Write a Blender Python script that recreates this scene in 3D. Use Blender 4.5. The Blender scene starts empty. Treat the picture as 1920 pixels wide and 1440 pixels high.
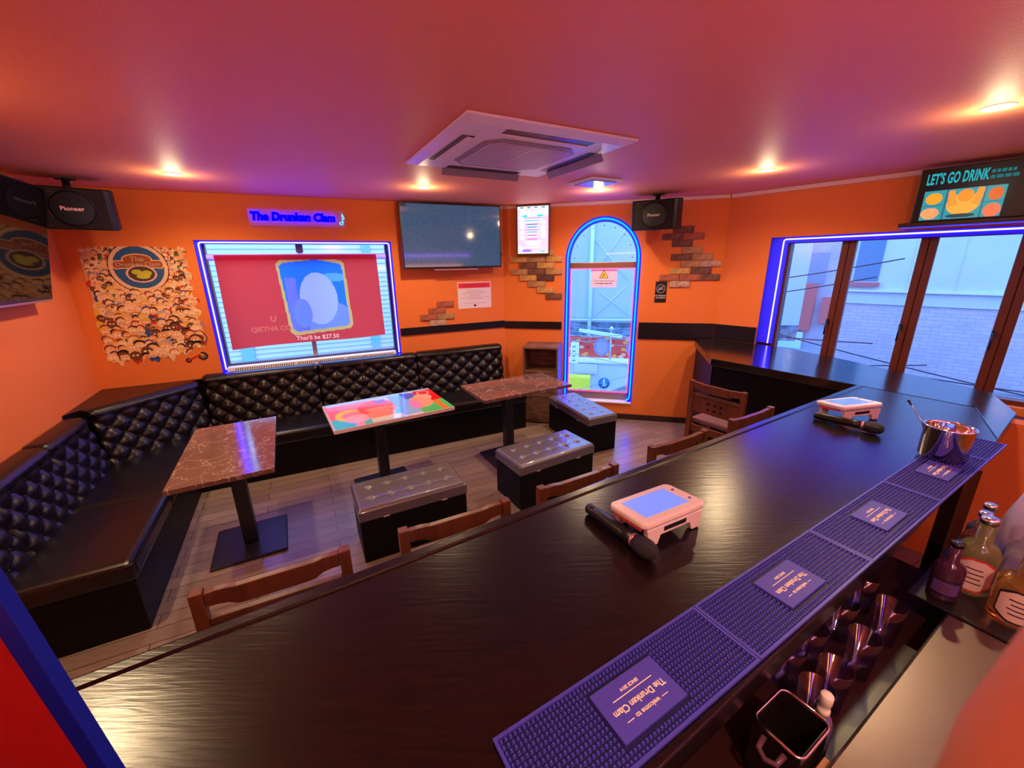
import bpy, math, random
import numpy as np
from mathutils import Matrix, Vector, Euler
PI = math.pi
S = bpy.context.scene
COL = S.collection
rnd = random.Random(7)

# ------------------------------------------------------------------ camera
EYE = 1.7649
cam = bpy.data.objects.new('camera', bpy.data.cameras.new('camera'))
COL.objects.link(cam)
CAM_M = Matrix.Translation((0, 0, EYE)) @ Matrix.Rotation(PI/2-0.2886, 4, 'X') @ Matrix.Rotation(-0.0173, 4, 'Z')
cam.matrix_world = CAM_M
cam.data.sensor_width = 36
cam.data.lens = 758.3956/1920*36
cam.data.clip_start = 0.01
cam.data.clip_end = 200
cam.data.dof.use_dof = True
cam.data.dof.focus_distance = 2.4
cam.data.dof.aperture_fstop = 14
S.camera = cam
# ------------------------------------------------------------------ colour management, world
S.view_settings.view_transform = 'Standard'
S.view_settings.look = 'None'
S.view_settings.gamma = 1
S.view_settings.use_curve_mapping = False
S.view_settings.exposure = 0.35
W = bpy.data.worlds.new('overcast'); S.world = W
W.use_nodes = True
bg = W.node_tree.nodes['Background']
bg.inputs[0].default_value = (0.21, 0.44, 1.0, 1)
bg.inputs[1].default_value = 4.6

CEIL = 2.369
def add_light(name, kind, loc, energy, color, size=0.05, angle=2.6, blend=0.6, rot=(0, 0, 0)):
    l = bpy.data.lights.new(name, kind); l.energy = energy; l.color = color
    if kind == 'SPOT':
        l.spot_size = angle; l.spot_blend = blend; l.shadow_soft_size = size
    elif kind == 'AREA': l.size = size
    else: l.shadow_soft_size = size
    o = bpy.data.objects.new(name, l); COL.objects.link(o); o.location = loc; o.rotation_euler = rot
    return o
LIGHTS = [(-2.204, 2.950), (-0.685, 3.577), (0.785, 3.870), (1.819, 3.153), (2.079, 1.965),   # seen
          (-1.95, 1.35), (0.55, -0.25)]                                                       # out of frame
WARM = (1.0, 0.74, 0.42)
LAMP_W = 58
BULB_W = 3.0

# ------------------------------------------------------------------ helpers
def lin(c):
    return tuple(((v/255)/12.92 if v/255 <= 0.04045 else ((v/255+0.055)/1.055)**2.4) for v in c)
def mat(name, col=(0.5, 0.5, 0.5), rough=0.5, metal=0.0, emit=None, estr=0.0, spec=0.5, bump=0, bscale=200, coat=0, var=0, vscale=6, trans=0, alpha=1.0, ior=1.45):
    m = bpy.data.materials.new(name); m.use_nodes = True
    nt = m.node_tree; b = nt.nodes['Principled BSDF']
    b.inputs['Base Color'].default_value = (*col, 1)
    b.inputs['Roughness'].default_value = rough
    b.inputs['Metallic'].default_value = metal
    b.inputs['Specular IOR Level'].default_value = spec
    b.inputs['IOR'].default_value = ior
    b.inputs['Coat Weight'].default_value = coat
    b.inputs['Transmission Weight'].default_value = trans
    b.inputs['Alpha'].default_value = alpha
    if emit:
        b.inputs['Emission Color'].default_value = (*emit, 1)
        b.inputs['Emission Strength'].default_value = estr
    tc = nt.nodes.new('ShaderNodeTexCoord')
    if bump:
        n = nt.nodes.new('ShaderNodeTexNoise'); n.inputs['Scale'].default_value = bscale; n.inputs['Detail'].default_value = 3
        nt.links.new(tc.outputs['Object'], n.inputs['Vector'])
        bp = nt.nodes.new('ShaderNodeBump'); bp.inputs['Strength'].default_value = bump; bp.inputs['Distance'].default_value = 0.002
        nt.links.new(n.outputs['Fac'], bp.inputs['Height']); nt.links.new(bp.outputs['Normal'], b.inputs['Normal'])
    if var:
        n = nt.nodes.new('ShaderNodeTexNoise'); n.inputs['Scale'].default_value = vscale; n.inputs['Detail'].default_value = 5
        nt.links.new(tc.outputs['Object'], n.inputs['Vector'])
        r = nt.nodes.new('ShaderNodeValToRGB')
        r.color_ramp.elements[0].position = 0.3; r.color_ramp.elements[1].position = 0.7
        r.color_ramp.elements[0].color = (*[v*(1-var) for v in col], 1)
        r.color_ramp.elements[1].color = (*[min(1, v*(1+var)) for v in col], 1)
        nt.links.new(n.outputs['Fac'], r.inputs['Fac']); nt.links.new(r.outputs['Color'], b.inputs['Base Color'])
    return m
def attr_mat(name, rough=0.5, emit=0.0, translucent=0.0, spec=0.3):
    """surface whose printed colours are stored per face"""
    m = bpy.data.materials.new(name); m.use_nodes = True; nt = m.node_tree; b = nt.nodes['Principled BSDF']
    a = nt.nodes.new('ShaderNodeAttribute'); a.attribute_name = 'print'
    nt.links.new(a.outputs['Color'], b.inputs['Base Color'])
    b.inputs['Roughness'].default_value = rough; b.inputs['Specular IOR Level'].default_value = spec
    if emit:
        nt.links.new(a.outputs['Color'], b.inputs['Emission Color']); b.inputs['Emission Strength'].default_value = emit
    if translucent:
        t = nt.nodes.new('ShaderNodeBsdfTranslucent'); nt.links.new(a.outputs['Color'], t.inputs['Color'])
        mx = nt.nodes.new('ShaderNodeMixShader'); mx.inputs[0].default_value = translucent
        nt.links.new(b.outputs[0], mx.inputs[1]); nt.links.new(t.outputs[0], mx.inputs[2])
        nt.links.new(mx.outputs[0], nt.nodes['Material Output'].inputs['Surface'])
    return m
def glass_mat(name, tint=(0.9, 0.95, 1.0), refl=0.08):
    m = bpy.data.materials.new(name); m.use_nodes = True; nt = m.node_tree
    nt.nodes.remove(nt.nodes['Principled BSDF'])
    t = nt.nodes.new('ShaderNodeBsdfTransparent'); t.inputs[0].default_value = (*tint, 1)
    g = nt.nodes.new('ShaderNodeBsdfGlossy'); g.inputs['Roughness'].default_value = 0.02; g.inputs['Color'].default_value = (1, 1, 1, 1)
    mx = nt.nodes.new('ShaderNodeMixShader'); mx.inputs[0].default_value = refl
    nt.links.new(t.outputs[0], mx.inputs[1]); nt.links.new(g.outputs[0], mx.inputs[2])
    nt.links.new(mx.outputs[0], nt.nodes['Material Output'].inputs['Surface'])
    return m
def emis(name, col, st):
    m = bpy.data.materials.new(name); m.use_nodes = True; nt = m.node_tree
    nt.nodes.remove(nt.nodes['Principled BSDF'])
    e = nt.nodes.new('ShaderNodeEmission'); e.inputs[0].default_value = (*col, 1); e.inputs[1].default_value = st
    nt.links.new(e.outputs[0], nt.nodes['Material Output'].inputs['Surface'])
    return m

class MB:
    """mesh builder: collects shapes, then links them as ONE object"""
    def __init__(s): s.v = []; s.f = []; s.m = []; s.sm = []; s.M = Matrix.Identity(4)
    def add(s, vs, fs, mi=0, smooth=False):
        o = len(s.v); s.v += [tuple(s.M @ Vector(p)) for p in vs]
        for f in fs: s.f.append(tuple(i+o for i in f)); s.m.append(mi); s.sm.append(smooth)
        return s
    def box(s, x0, x1, y0, y1, z0, z1, mi=0):
        return s.add([(x0, y0, z0), (x1, y0, z0), (x1, y1, z0), (x0, y1, z0), (x0, y0, z1), (x1, y0, z1), (x1, y1, z1), (x0, y1, z1)],
                     [(0, 3, 2, 1), (4, 5, 6, 7), (0, 1, 5, 4), (1, 2, 6, 5), (2, 3, 7, 6), (3, 0, 4, 7)], mi)
    def prism(s, poly, z0, z1, mi=0, smooth=False):
        a = sum(poly[i][0]*poly[(i+1) % len(poly)][1]-poly[(i+1) % len(poly)][0]*poly[i][1] for i in range(len(poly)))
        if a < 0: poly = poly[::-1]
        n = len(poly)
        s.add([(*p, z0) for p in poly]+[(*p, z1) for p in poly], [tuple(range(n))[::-1], tuple(range(n, 2*n))], mi)
        o = len(s.v)-2*n
        for i in range(n):
            j = (i+1) % n; s.f.append((o+i, o+j, o+n+j, o+n+i)); s.m.append(mi); s.sm.append(smooth)
        return s
    def prism_y(s, poly, y0, y1, mi=0, smooth=False):   # poly in xz, extruded along y
        M = s.M; s.M = M @ Matrix(((1, 0, 0, 0), (0, 0, 1, 0), (0, 1, 0, 0), (0, 0, 0, 1)))
        n0 = len(s.f); s.prism(poly, y0, y1, mi, smooth)
        for i in range(n0, len(s.f)): s.f[i] = s.f[i][::-1]
        s.M = M; return s
    def tube(s, pts, r, n=10, closed=False, mi=0, cap=True, smooth=True):
        P = [Vector(p) for p in pts]; rings = []; N = len(P); up = None
        rr = r if isinstance(r, (list, tuple)) else [r]*N
        for i, p in enumerate(P):
            if closed: d = (P[(i+1) % N]-P[i-1])
            else: d = P[min(i+1, N-1)]-P[max(i-1, 0)]
            d.normalize()
            if up is None: up = Vector((0, 0, 1)) if abs(d.z) < 0.9 else Vector((1, 0, 0))
            a = d.cross(up)
            if a.length < 1e-4: a = d.cross(Vector((0, 1, 0)))
            a.normalize(); b = a.cross(d).normalized(); up = b
            rings.append([p+(a*math.cos(2*PI*k/n)+b*math.sin(2*PI*k/n))*rr[i] for k in range(n)])
        vs = [tuple(q) for rg in rings for q in rg]; fs = []
        for i in range(N if closed else N-1):
            for k in range(n):
                A = i*n; B = ((i+1) % N)*n
                fs.append((A+k, B+k, B+(k+1) % n, A+(k+1) % n))
        s.add(vs, fs, mi, smooth)
        if cap and not closed:
            o = len(s.v)-len(vs)
            s.f.append(tuple(o+k for k in range(n))); s.m.append(mi); s.sm.append(False)
            s.f.append(tuple(o+(N-1)*n+k for k in range(n))[::-1]); s.m.append(mi); s.sm.append(False)
        return s
    def lathe(s, prof, n=24, mi=0, c=(0, 0, 0), smooth=True, axis='z', cap=True):
        vs = []; fs = []
        for (r, z) in prof:
            for k in range(n):
                a = 2*PI*k/n
                q = (r*math.cos(a), r*math.sin(a), z)
                if axis == 'y': q = (q[0], q[2], -q[1])
                if axis == 'x': q = (q[2], q[0], q[1])
                vs.append((q[0]+c[0], q[1]+c[1], q[2]+c[2]))
        for i in range(len(prof)-1):
            for k in range(n):
                fs.append((i*n+k, i*n+(k+1) % n, (i+1)*n+(k+1) % n, (i+1)*n+k))
        s.add(vs, fs, mi, smooth)
        o = len(s.v)-len(vs)
        if cap and prof[0][0] > 1e-6: s.f.append(tuple(o+k for k in range(n))[::-1]); s.m.append(mi); s.sm.append(False)
        if cap and prof[-1][0] > 1e-6: s.f.append(tuple(o+(len(prof)-1)*n+k for k in range(n))); s.m.append(mi); s.sm.append(False)
        return s
    def grid(s, fn, nu, nv, mi=0, smooth=True):
        vs = [fn(i/nu, j/nv) for j in range(nv+1) for i in range(nu+1)]
        fs = [(j*(nu+1)+i, j*(nu+1)+i+1, (j+1)*(nu+1)+i+1, (j+1)*(nu+1)+i) for j in range(nv) for i in range(nu)]
        return s.add(vs, fs, mi, smooth)
    def build(s, name, mats, parent=None, loc=None, rz=0, bevel=0, seg=2, world=False):
        me = bpy.data.meshes.new(name); me.from_pydata(s.v, [], s.f); me.update()
        if not isinstance(mats, (list, tuple)): mats = [mats]
        for m in mats: me.materials.append(m)
        me.polygons.foreach_set('material_index', s.m); me.polygons.foreach_set('use_smooth', s.sm)
        o = bpy.data.objects.new(name, me); COL.objects.link(o)
        if parent: o.parent = parent
        if world and parent:
            o.matrix_parent_inverse = world_of(parent).inverted()
        if loc is not None: o.location = loc
        if rz: o.rotation_euler = (0, 0, rz)
        if bevel:
            b = o.modifiers.new('bevel', 'BEVEL'); b.width = bevel; b.segments = seg; b.limit_method = 'ANGLE'; b.angle_limit = 0.7
            b.harden_normals = False
        return o
def world_of(o):
    m = Matrix.Translation(o.location) @ o.rotation_euler.to_matrix().to_4x4()
    if o.parent: m = world_of(o.parent) @ o.matrix_parent_inverse @ m
    return m
def tag(o, label=None, cat=None, group=None, kind=None):
    if label: o['label'] = label
    if cat: o['category'] = cat
    if group: o['group'] = group
    if kind: o['kind'] = kind
    return o
def thing(name, label, cat, loc=(0, 0, 0), rz=0, group=None):
    o = bpy.data.objects.new(name, None); COL.objects.link(o); o.location = loc; o.rotation_euler = (0, 0, rz)
    o.empty_display_size = 0.1
    return tag(o, label, cat, group)
def struct(o): o['kind'] = 'structure'; return o
def dup(root, loc, rz, label, group=None):
    r = root.copy(); COL.objects.link(r); r.location = loc; r.rotation_euler = (0, 0, rz); r['label'] = label
    if group: r['group'] = group
    for ch in list(root.children):
        c = ch.copy(); COL.objects.link(c); c.parent = r
        for g in list(ch.children):
            d = g.copy(); COL.objects.link(d); d.parent = c
    return r
def text(name, body, size, m, parent, loc, rot=(PI/2, 0, 0), depth=0.001, fat=0.0, shear=0, align='CENTER', sx=1.0, space=1.0, bevel=0):
    cu = bpy.data.curves.new(name, 'FONT'); cu.body = body; cu.size = size; cu.extrude = depth; cu.offset = fat
    cu.shear = shear; cu.align_x = align; cu.align_y = 'CENTER'; cu.space_character = space; cu.resolution_u = 3; cu.bevel_depth = bevel
    t = bpy.data.objects.new(name, cu); COL.objects.link(t)
    dg = bpy.context.evaluated_depsgraph_get(); dg.update()
    me = bpy.data.meshes.new_from_object(t.evaluated_get(dg), depsgraph=dg)
    bpy.data.objects.remove(t); bpy.data.curves.remove(cu)
    me.name = name; me.materials.clear(); me.materials.append(m)
    o = bpy.data.objects.new(name, me); COL.objects.link(o); o.parent = parent; o.location = loc; o.rotation_euler = rot; o.scale = (sx, 1, 1)
    return o
# walls: local x runs along the wall, y points out of the room, z up
WALL = {'A': (0.43633, 4.35951), 'B': (-0.24639, 4.61382), 'C': (-0.846485, 4.39501), 'L': (math.radians(118), 1.49156)}
def onwall(w, s, z, off=0.0):
    t, d = WALL[w]
    d = d-off
    return Vector((-math.sin(t)*d+math.cos(t)*s, math.cos(t)*d+math.sin(t)*s, z))
def wrot(w): return WALL[w][0]
def wthing(name, label, cat, w, s, z, off=0.0, group=None):
    return thing(name, label, cat, onwall(w, s, z, off), wrot(w), group)
def wallM(w): return Matrix.Translation(onwall(w, 0, 0)) @ Matrix.Rotation(wrot(w), 4, 'Z')

# pictures: numpy canvases, one coloured face per cell
class Pic:
    def __init__(s, w, h, nx, ny, col=None):
        s.w, s.h, s.nx, s.ny = w, h, nx, ny
        s.c = np.zeros((ny, nx, 3)); s.a = np.zeros((ny, nx), bool)
        s.X, s.Y = np.meshgrid((np.arange(nx)+0.5)/nx, (np.arange(ny)+0.5)/ny)   # 0..1, y up
        if col is not None: s.c[:] = lin(col); s.a[:] = True
    def put(s, mask, col):
        if col is None: s.a[mask] = False
        else: s.c[mask] = lin(col); s.a[mask] = True
        return s
    def ell(s, cx, cy, rx, ry, col): return s.put(((s.X-cx)/rx)**2+((s.Y-cy)/ry)**2 < 1, col)
    def rect(s, x0, x1, y0, y1, col): return s.put((s.X > x0) & (s.X < x1) & (s.Y > y0) & (s.Y < y1), col)
    def poly(s, pts, col):
        m = np.ones_like(s.a); n = len(pts)
        ar = sum(pts[i][0]*pts[(i+1) % n][1]-pts[(i+1) % n][0]*pts[i][1] for i in range(n))
        for i in range(n):
            (x0, y0), (x1, y1) = pts[i], pts[(i+1) % n]
            cr = (x1-x0)*(s.Y-y0)-(y1-y0)*(s.X-x0)
            m &= (cr > 0) if ar > 0 else (cr < 0)
        return s.put(m, col)
    def line(s, x0, y0, x1, y1, t, col):
        asp = s.h/s.w
        dx, dy = x1-x0, (y1-y0)*asp; L = math.hypot(dx, dy)
        px, py = s.X-x0, (s.Y-y0)*asp
        u = np.clip((px*dx+py*dy)/(L*L), 0, 1)
        return s.put(np.hypot(px-u*dx, py-u*dy) < t, col)
    def mesh(s, name, m, parent, loc=(0, 0, 0), flat=False, fn=None, thick=0.0):
        # centred in x, z from 0..h on the xz plane facing -y (flat: on the xy plane facing +z)
        nx, ny = s.nx, s.ny; vs = []
        for j in range(ny+1):
            for i in range(nx+1):
                x = (i/nx-0.5)*s.w; z = j/ny*s.h
                if fn: vs.append(fn(i/nx, j/ny, x, z))
                else: vs.append((x, z-s.h/2, 0) if flat else (x, 0, z))
        fs = []; cols = []
        for j in range(ny):
            for i in range(nx):
                if s.a[j, i]:
                    a = j*(nx+1)+i; fs.append((a, a+1, a+nx+2, a+nx+1)); cols.append(s.c[j, i])
        me = bpy.data.meshes.new(name); me.from_pydata(vs, [], fs); me.update(); me.materials.append(m)
        at = me.attributes.new('print', 'FLOAT_COLOR', 'CORNER')
        arr = np.ones((len(fs), 4, 4), np.float32); arr[:, :, :3] = np.array(cols)[:, None, :]
        at.data.foreach_set('color', arr.ravel())
        o = bpy.data.objects.new(name, me); COL.objects.link(o); o.parent = parent; o.location = loc
        return o

# ------------------------------------------------------------------ materials
M = {}
M['wall'] = mat('orange_wallpaper', (0.80, 0.205, 0.045), 0.75, bump=0.6, bscale=160, spec=0.25)
M['ceil'] = mat('ceiling_paper', (0.93, 0.33, 0.17), 0.55, bump=0.5, bscale=150, spec=0.3)
M['black_trim'] = mat('black_trim', (0.006, 0.005, 0.008), 0.35)
M['cream_trim'] = mat('pale_cornice', (0.75, 0.5, 0.48), 0.5)
M['dark_wood'] = mat('dark_wood_trim', (0.035, 0.012, 0.008), 0.4)
M['white'] = mat('white_plastic', (0.86, 0.86, 0.88), 0.35)
M['cream_plastic'] = mat('cream_plastic', (0.80, 0.66, 0.60), 0.3)
M['grey_flap'] = mat('grey_flap', (0.30, 0.27, 0.30), 0.4)
M['black'] = mat('black_plastic', (0.008, 0.008, 0.009), 0.35)
M['black_gloss'] = mat('black_gloss', (0.004, 0.004, 0.005), 0.08, spec=0.6)
M['black_metal'] = mat('black_powder_metal', (0.012, 0.012, 0.016), 0.38, spec=0.6)
M['leather'] = mat('black_leather', (0.006, 0.004, 0.006), 0.30, spec=0.5, bump=0.25, bscale=260)
M['leather_dull'] = mat('black_leather_sides', (0.003, 0.0025, 0.004), 0.5, spec=0.2)
M['ottoman'] = mat('sheen_grey_leather', (0.11, 0.09, 0.10), 0.36, spec=1.0, bump=0.2, bscale=260, coat=0.6)  # window reflection on the black lids is put into this lighter base
M['seatpad'] = mat('plum_leather_pad', (0.22, 0.10, 0.12), 0.35, spec=0.6)
M['chrome'] = mat('chrome', (0.8, 0.78, 0.76), 0.08, metal=1)
M['chrome_soft'] = mat('satin_metal', (0.55, 0.53, 0.52), 0.3, metal=1)
M['window_brown'] = mat('brown_window_frame', (0.13, 0.030, 0.016), 0.4)
M['bronze'] = mat('bronze_frame', (0.33, 0.17, 0.08), 0.38, metal=0.6)
M['blue_frame'] = mat('dark_aluminium', (0.10, 0.09, 0.12), 0.4)
M['beige_frame'] = mat('beige_aluminium', (0.34, 0.30, 0.26), 0.4)
M['reveal'] = mat('glow_tinted_reveal', (0.06, 0.03, 0.30), 0.5)  # blue neon glow on the lining is put into its colour
M['glass'] = glass_mat('window_glass', (0.93, 0.96, 1.0), 0.04)
M['print'] = attr_mat('printed_paper', 0.5)
M['print_gloss'] = attr_mat('printed_laminate', 0.10, spec=0.7)
M['neon_blue'] = emis('blue_neon', (0.035, 0.027, 1.0), 34)
M['neon_sign'] = emis('blue_sign_neon', (0.0, 0.0, 1.0), 9)
M['neon_cyan'] = emis('cyan_blue_neon', (0.0, 0.03, 1.0), 22)
M['neon_note'] = emis('cyan_note_neon', (0.10, 0.8, 1.0), 1.3)
M['neon_pink'] = emis('pink_led', (1.0, 0.03, 0.16), 2.2)
M['lamp'] = emis('downlight_glow', (1.0, 0.80, 0.48), 20)
M['gold_text'] = mat('cream_print', (0.98, 0.82, 0.48), 0.5, emit=None)
M['white_text'] = mat('white_print', (0.8, 0.78, 0.82), 0.5)
M['dark_text'] = mat('dark_print', (0.10, 0.03, 0.05), 0.6)
M['mat_rubber'] = mat('navy_rubber_mat', (0.010, 0.010, 0.07), 0.5, spec=0.4)
M['nub'] = mat('navy_rubber_nubs', (0.055, 0.05, 0.42), 0.45, spec=0.6)
M['plaque'] = mat('navy_plaque', (0.06, 0.05, 0.42), 0.5)

def wood_mat(name, c1, c2, rough, scale=(1.2, 14, 14), bump=0.2, spec=0.5, seed=0):
    m = bpy.data.materials.new(name); m.use_nodes = True; nt = m.node_tree; b = nt.nodes['Principled BSDF']
    tc = nt.nodes.new('ShaderNodeTexCoord'); mp = nt.nodes.new('ShaderNodeMapping'); mp.inputs['Scale'].default_value = scale
    mp.inputs['Location'].default_value = (seed, seed*1.7, 0)
    n = nt.nodes.new('ShaderNodeTexNoise'); n.inputs['Scale'].default_value = 3; n.inputs['Detail'].default_value = 8; n.inputs['Distortion'].default_value = 0.6
    r = nt.nodes.new('ShaderNodeValToRGB'); r.color_ramp.elements[0].position = 0.32; r.color_ramp.elements[1].position = 0.7
    r.color_ramp.elements[0].color = (*c1, 1); r.color_ramp.elements[1].color = (*c2, 1)
    bp = nt.nodes.new('ShaderNodeBump'); bp.inputs['Strength'].default_value = bump; bp.inputs['Distance'].default_value = 0.002
    L = nt.links
    L.new(tc.outputs['Object'], mp.inputs['Vector']); L.new(mp.outputs['Vector'], n.inputs['Vector'])
    L.new(n.outputs['Fac'], r.inputs['Fac']); L.new(r.outputs['Color'], b.inputs['Base Color'])
    L.new(n.outputs['Fac'], bp.inputs['Height']); L.new(bp.outputs['Normal'], b.inputs['Normal'])
    b.inputs['Roughness'].default_value = rough; b.inputs['Specular IOR Level'].default_value = spec
    return m
M['bar'] = wood_mat('espresso_bar_lacquer', (0.003, 0.0015, 0.0015), (0.010, 0.004, 0.003), 0.25, (3.0, 40, 40), 0.25, 0.6)
M['ledge'] = wood_mat('espresso_ledge_lacquer', (0.003, 0.0015, 0.0015), (0.010, 0.004, 0.003), 0.15, (3.0, 40, 40), 0.12, 1.0)
M['bar_side'] = mat('black_bar_panel', (0.003, 0.002, 0.002), 0.5, spec=0.25)
M['chair'] = wood_mat('red_brown_chair_wood', (0.10, 0.028, 0.012), (0.19, 0.055, 0.022), 0.36, (8, 8, 1.5), 0.1)
M['crate'] = wood_mat('brown_box_wood', (0.10, 0.045, 0.03), (0.24, 0.12, 0.07), 0.5, (2, 2, 14), 0.3)
M['steel'] = mat('brushed_steel', (0.22, 0.175, 0.155), 0.36, metal=1, bump=0.25, bscale=14)
# floor planks
def floor_mat():
    m = bpy.data.materials.new('worn_plank_floor'); m.use_nodes = True; nt = m.node_tree; b = nt.nodes['Principled BSDF']; L = nt.links
    tc = nt.nodes.new('ShaderNodeTexCoord'); mp = nt.nodes.new('ShaderNodeMapping'); mp.inputs['Rotation'].default_value = (0, 0, -math.radians(27))
    br = nt.nodes.new('ShaderNodeTexBrick'); br.inputs['Scale'].default_value = 1; br.inputs['Brick Width'].default_value = 0.9; br.inputs['Row Height'].default_value = 0.10
    br.inputs['Mortar Size'].default_value = 0.0025; br.inputs['Color1'].default_value = (0.235, 0.165, 0.14, 1); br.inputs['Color2'].default_value = (0.33, 0.24, 0.205, 1)
    br.inputs['Mortar'].default_value = (0.05, 0.03, 0.025, 1)
    mp2 = nt.nodes.new('ShaderNodeMapping'); mp2.inputs['Rotation'].default_value = (0, 0, -math.radians(27)); mp2.inputs['Scale'].default_value = (1.5, 16, 1)
    n = nt.nodes.new('ShaderNodeTexNoise'); n.inputs['Scale'].default_value = 4; n.inputs['Detail'].default_value = 8
    mx = nt.nodes.new('ShaderNodeMix'); mx.data_type = 'RGBA'; mx.blend_type = 'MULTIPLY'; mx.inputs[0].default_value = 0.75
    r = nt.nodes.new('ShaderNodeValToRGB'); r.color_ramp.elements[0].color = (0.45, 0.42, 0.4, 1); r.color_ramp.elements[1].color = (1.25, 1.2, 1.15, 1)
    L.new(tc.outputs['Object'], mp.inputs['Vector']); L.new(mp.outputs['Vector'], br.inputs['Vector'])
    L.new(tc.outputs['Object'], mp2.inputs['Vector']); L.new(mp2.outputs['Vector'], n.inputs['Vector'])
    L.new(n.outputs['Fac'], r.inputs['Fac']); L.new(br.outputs['Color'], mx.inputs[6]); L.new(r.outputs['Color'], mx.inputs[7])
    L.new(mx.outputs[2], b.inputs['Base Color']); b.inputs['Roughness'].default_value = 0.30; b.inputs['Specular IOR Level'].default_value = 0.9
    bp = nt.nodes.new('ShaderNodeBump'); bp.inputs['Strength'].default_value = 0.3; bp.inputs['Distance'].default_value = 0.002
    L.new(n.outputs['Fac'], bp.inputs['Height']); L.new(bp.outputs['Normal'], b.inputs['Normal'])
    return m
M['floor'] = floor_mat()
def marble_mat():
    m = bpy.data.materials.new('brown_veined_marble'); m.use_nodes = True; nt = m.node_tree; b = nt.nodes['Principled BSDF']; L = nt.links
    tc = nt.nodes.new('ShaderNodeTexCoord')
    n = nt.nodes.new('ShaderNodeTexNoise'); n.inputs['Scale'].default_value = 7; n.inputs['Detail'].default_value = 8; n.inputs['Distortion'].default_value = 0.8
    ad = nt.nodes.new('ShaderNodeMix'); ad.data_type = 'RGBA'; ad.inputs[0].default_value = 0.22
    v = nt.nodes.new('ShaderNodeTexVoronoi'); v.feature = 'DISTANCE_TO_EDGE'; v.inputs['Scale'].default_value = 10
    r = nt.nodes.new('ShaderNodeValToRGB'); r.color_ramp.elements[0].position = 0.0; r.color_ramp.elements[1].position = 0.028
    r.color_ramp.elements[0].color = (0.42, 0.30, 0.27, 1); r.color_ramp.elements[1].color = (0.15, 0.075, 0.062, 1)
    L.new(tc.outputs['Object'], n.inputs['Vector']); L.new(tc.outputs['Object'], ad.inputs[6]); L.new(n.outputs['Color'], ad.inputs[7])
    L.new(ad.outputs[2], v.inputs['Vector']); L.new(v.outputs['Distance'], r.inputs['Fac']); L.new(r.outputs['Color'], b.inputs['Base Color'])
    b.inputs['Roughness'].default_value = 0.12; b.inputs['Specular IOR Level'].default_value = 0.7
    return m
M['marble'] = marble_mat()

# ------------------------------------------------------------------ room shell
def V2(v): return (v[0], v[1])
LC = Vector((-3.403, 3.223)); AB = Vector((-0.0734, 4.7760)); BC = Vector((2.1339, 4.2208))
BL = Vector((-1.06, -1.19)); BR = Vector((4.33, 1.74))
floor_poly = [(-3.9, 3.4), (-0.1, 5.15), (2.3, 4.65), (4.9, 1.7), (-1.0, -1.6)]
struct(MB().prism([V2(LC), V2(AB), V2(BC), V2(BR), V2(BL)], -0.12, 0.0).build('floor', M['floor']))
struct(MB().prism(floor_poly, CEIL, CEIL+0.12).build('ceiling', M['ceil']))
T = 0.20
def wall_pieces(name, w, s0, s1, openings, arch=None, zt=CEIL-0.001, z0=-0.12):
    """wall slab with rectangular openings (a,b,za,zb); arch=(a,b,za,zspring,ztop)"""
    mb = MB(); s = s0
    ops = sorted(openings+([arch] if arch else []))
    for o in ops:
        mb.box(s, o[0], 0, T, z0, zt)
        mb.box(o[0], o[1], 0, T, z0, o[2])
        if len(o) == 4: mb.box(o[0], o[1], 0, T, o[3], zt)
        else:
            a, b, za, zs, ztp = o; n = 28; c = (a+b)/2; rx = (b-a)/2; rzz = ztp-zs
            X = [c-rx*math.cos(PI*i/n) for i in range(n+1)]; Z = [zs+rzz*math.sin(PI*i/n) for i in range(n+1)]
            for i in range(n):
                mb.add([(X[i], 0, Z[i]), (X[i+1], 0, Z[i+1]), (X[i+1], 0, zt), (X[i], 0, zt),
                        (X[i], T, Z[i]), (X[i+1], T, Z[i+1]), (X[i+1], T, zt), (X[i], T, zt)],
                       [(0, 1, 2, 3), (4, 7, 6, 5), (0, 4, 5, 1), (3, 2, 6, 7)])
        s = o[1]
    mb.box(s, s1, 0, T, z0, zt)
    return struct(mb.build(name, M['wall'], loc=onwall(w, 0, 0), rz=wrot(w)))
WA = (-0.876, 0.732, 0.84, 2.0)
WBa = (-0.537, 0.255, 0.19, 1.79, 2.225)
WC = (-1.345, 1.75, 0.74, 1.955)
wall_pieces('wall_window', 'A', -1.722-0.25, 1.951+0.15, [WA])
wall_pieces('wall_corner', 'B', -1.236-0.15, 1.04+0.15, [], arch=WBa)
wall_pieces('wall_right', 'C', -1.747-0.15, 1.56+0.35, [(WC[0], 1.45, WC[2], WC[3])])
struct(MB().box(-0.9, 4.4433+0.25, 0, T, -0.12, CEIL-0.001).build('wall_left', M['wall'], loc=onwall('L', 0, 0), rz=wrot('L')))
ang = math.atan2(BR.y-BL.y, BR.x-BL.x)
struct(MB().box(-0.3, (BR-BL).length+0.4, -T, 0, -0.12, CEIL-0.001).build('wall_back', M['wall'], loc=(BL.x, BL.y, 0), rz=ang))

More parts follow.
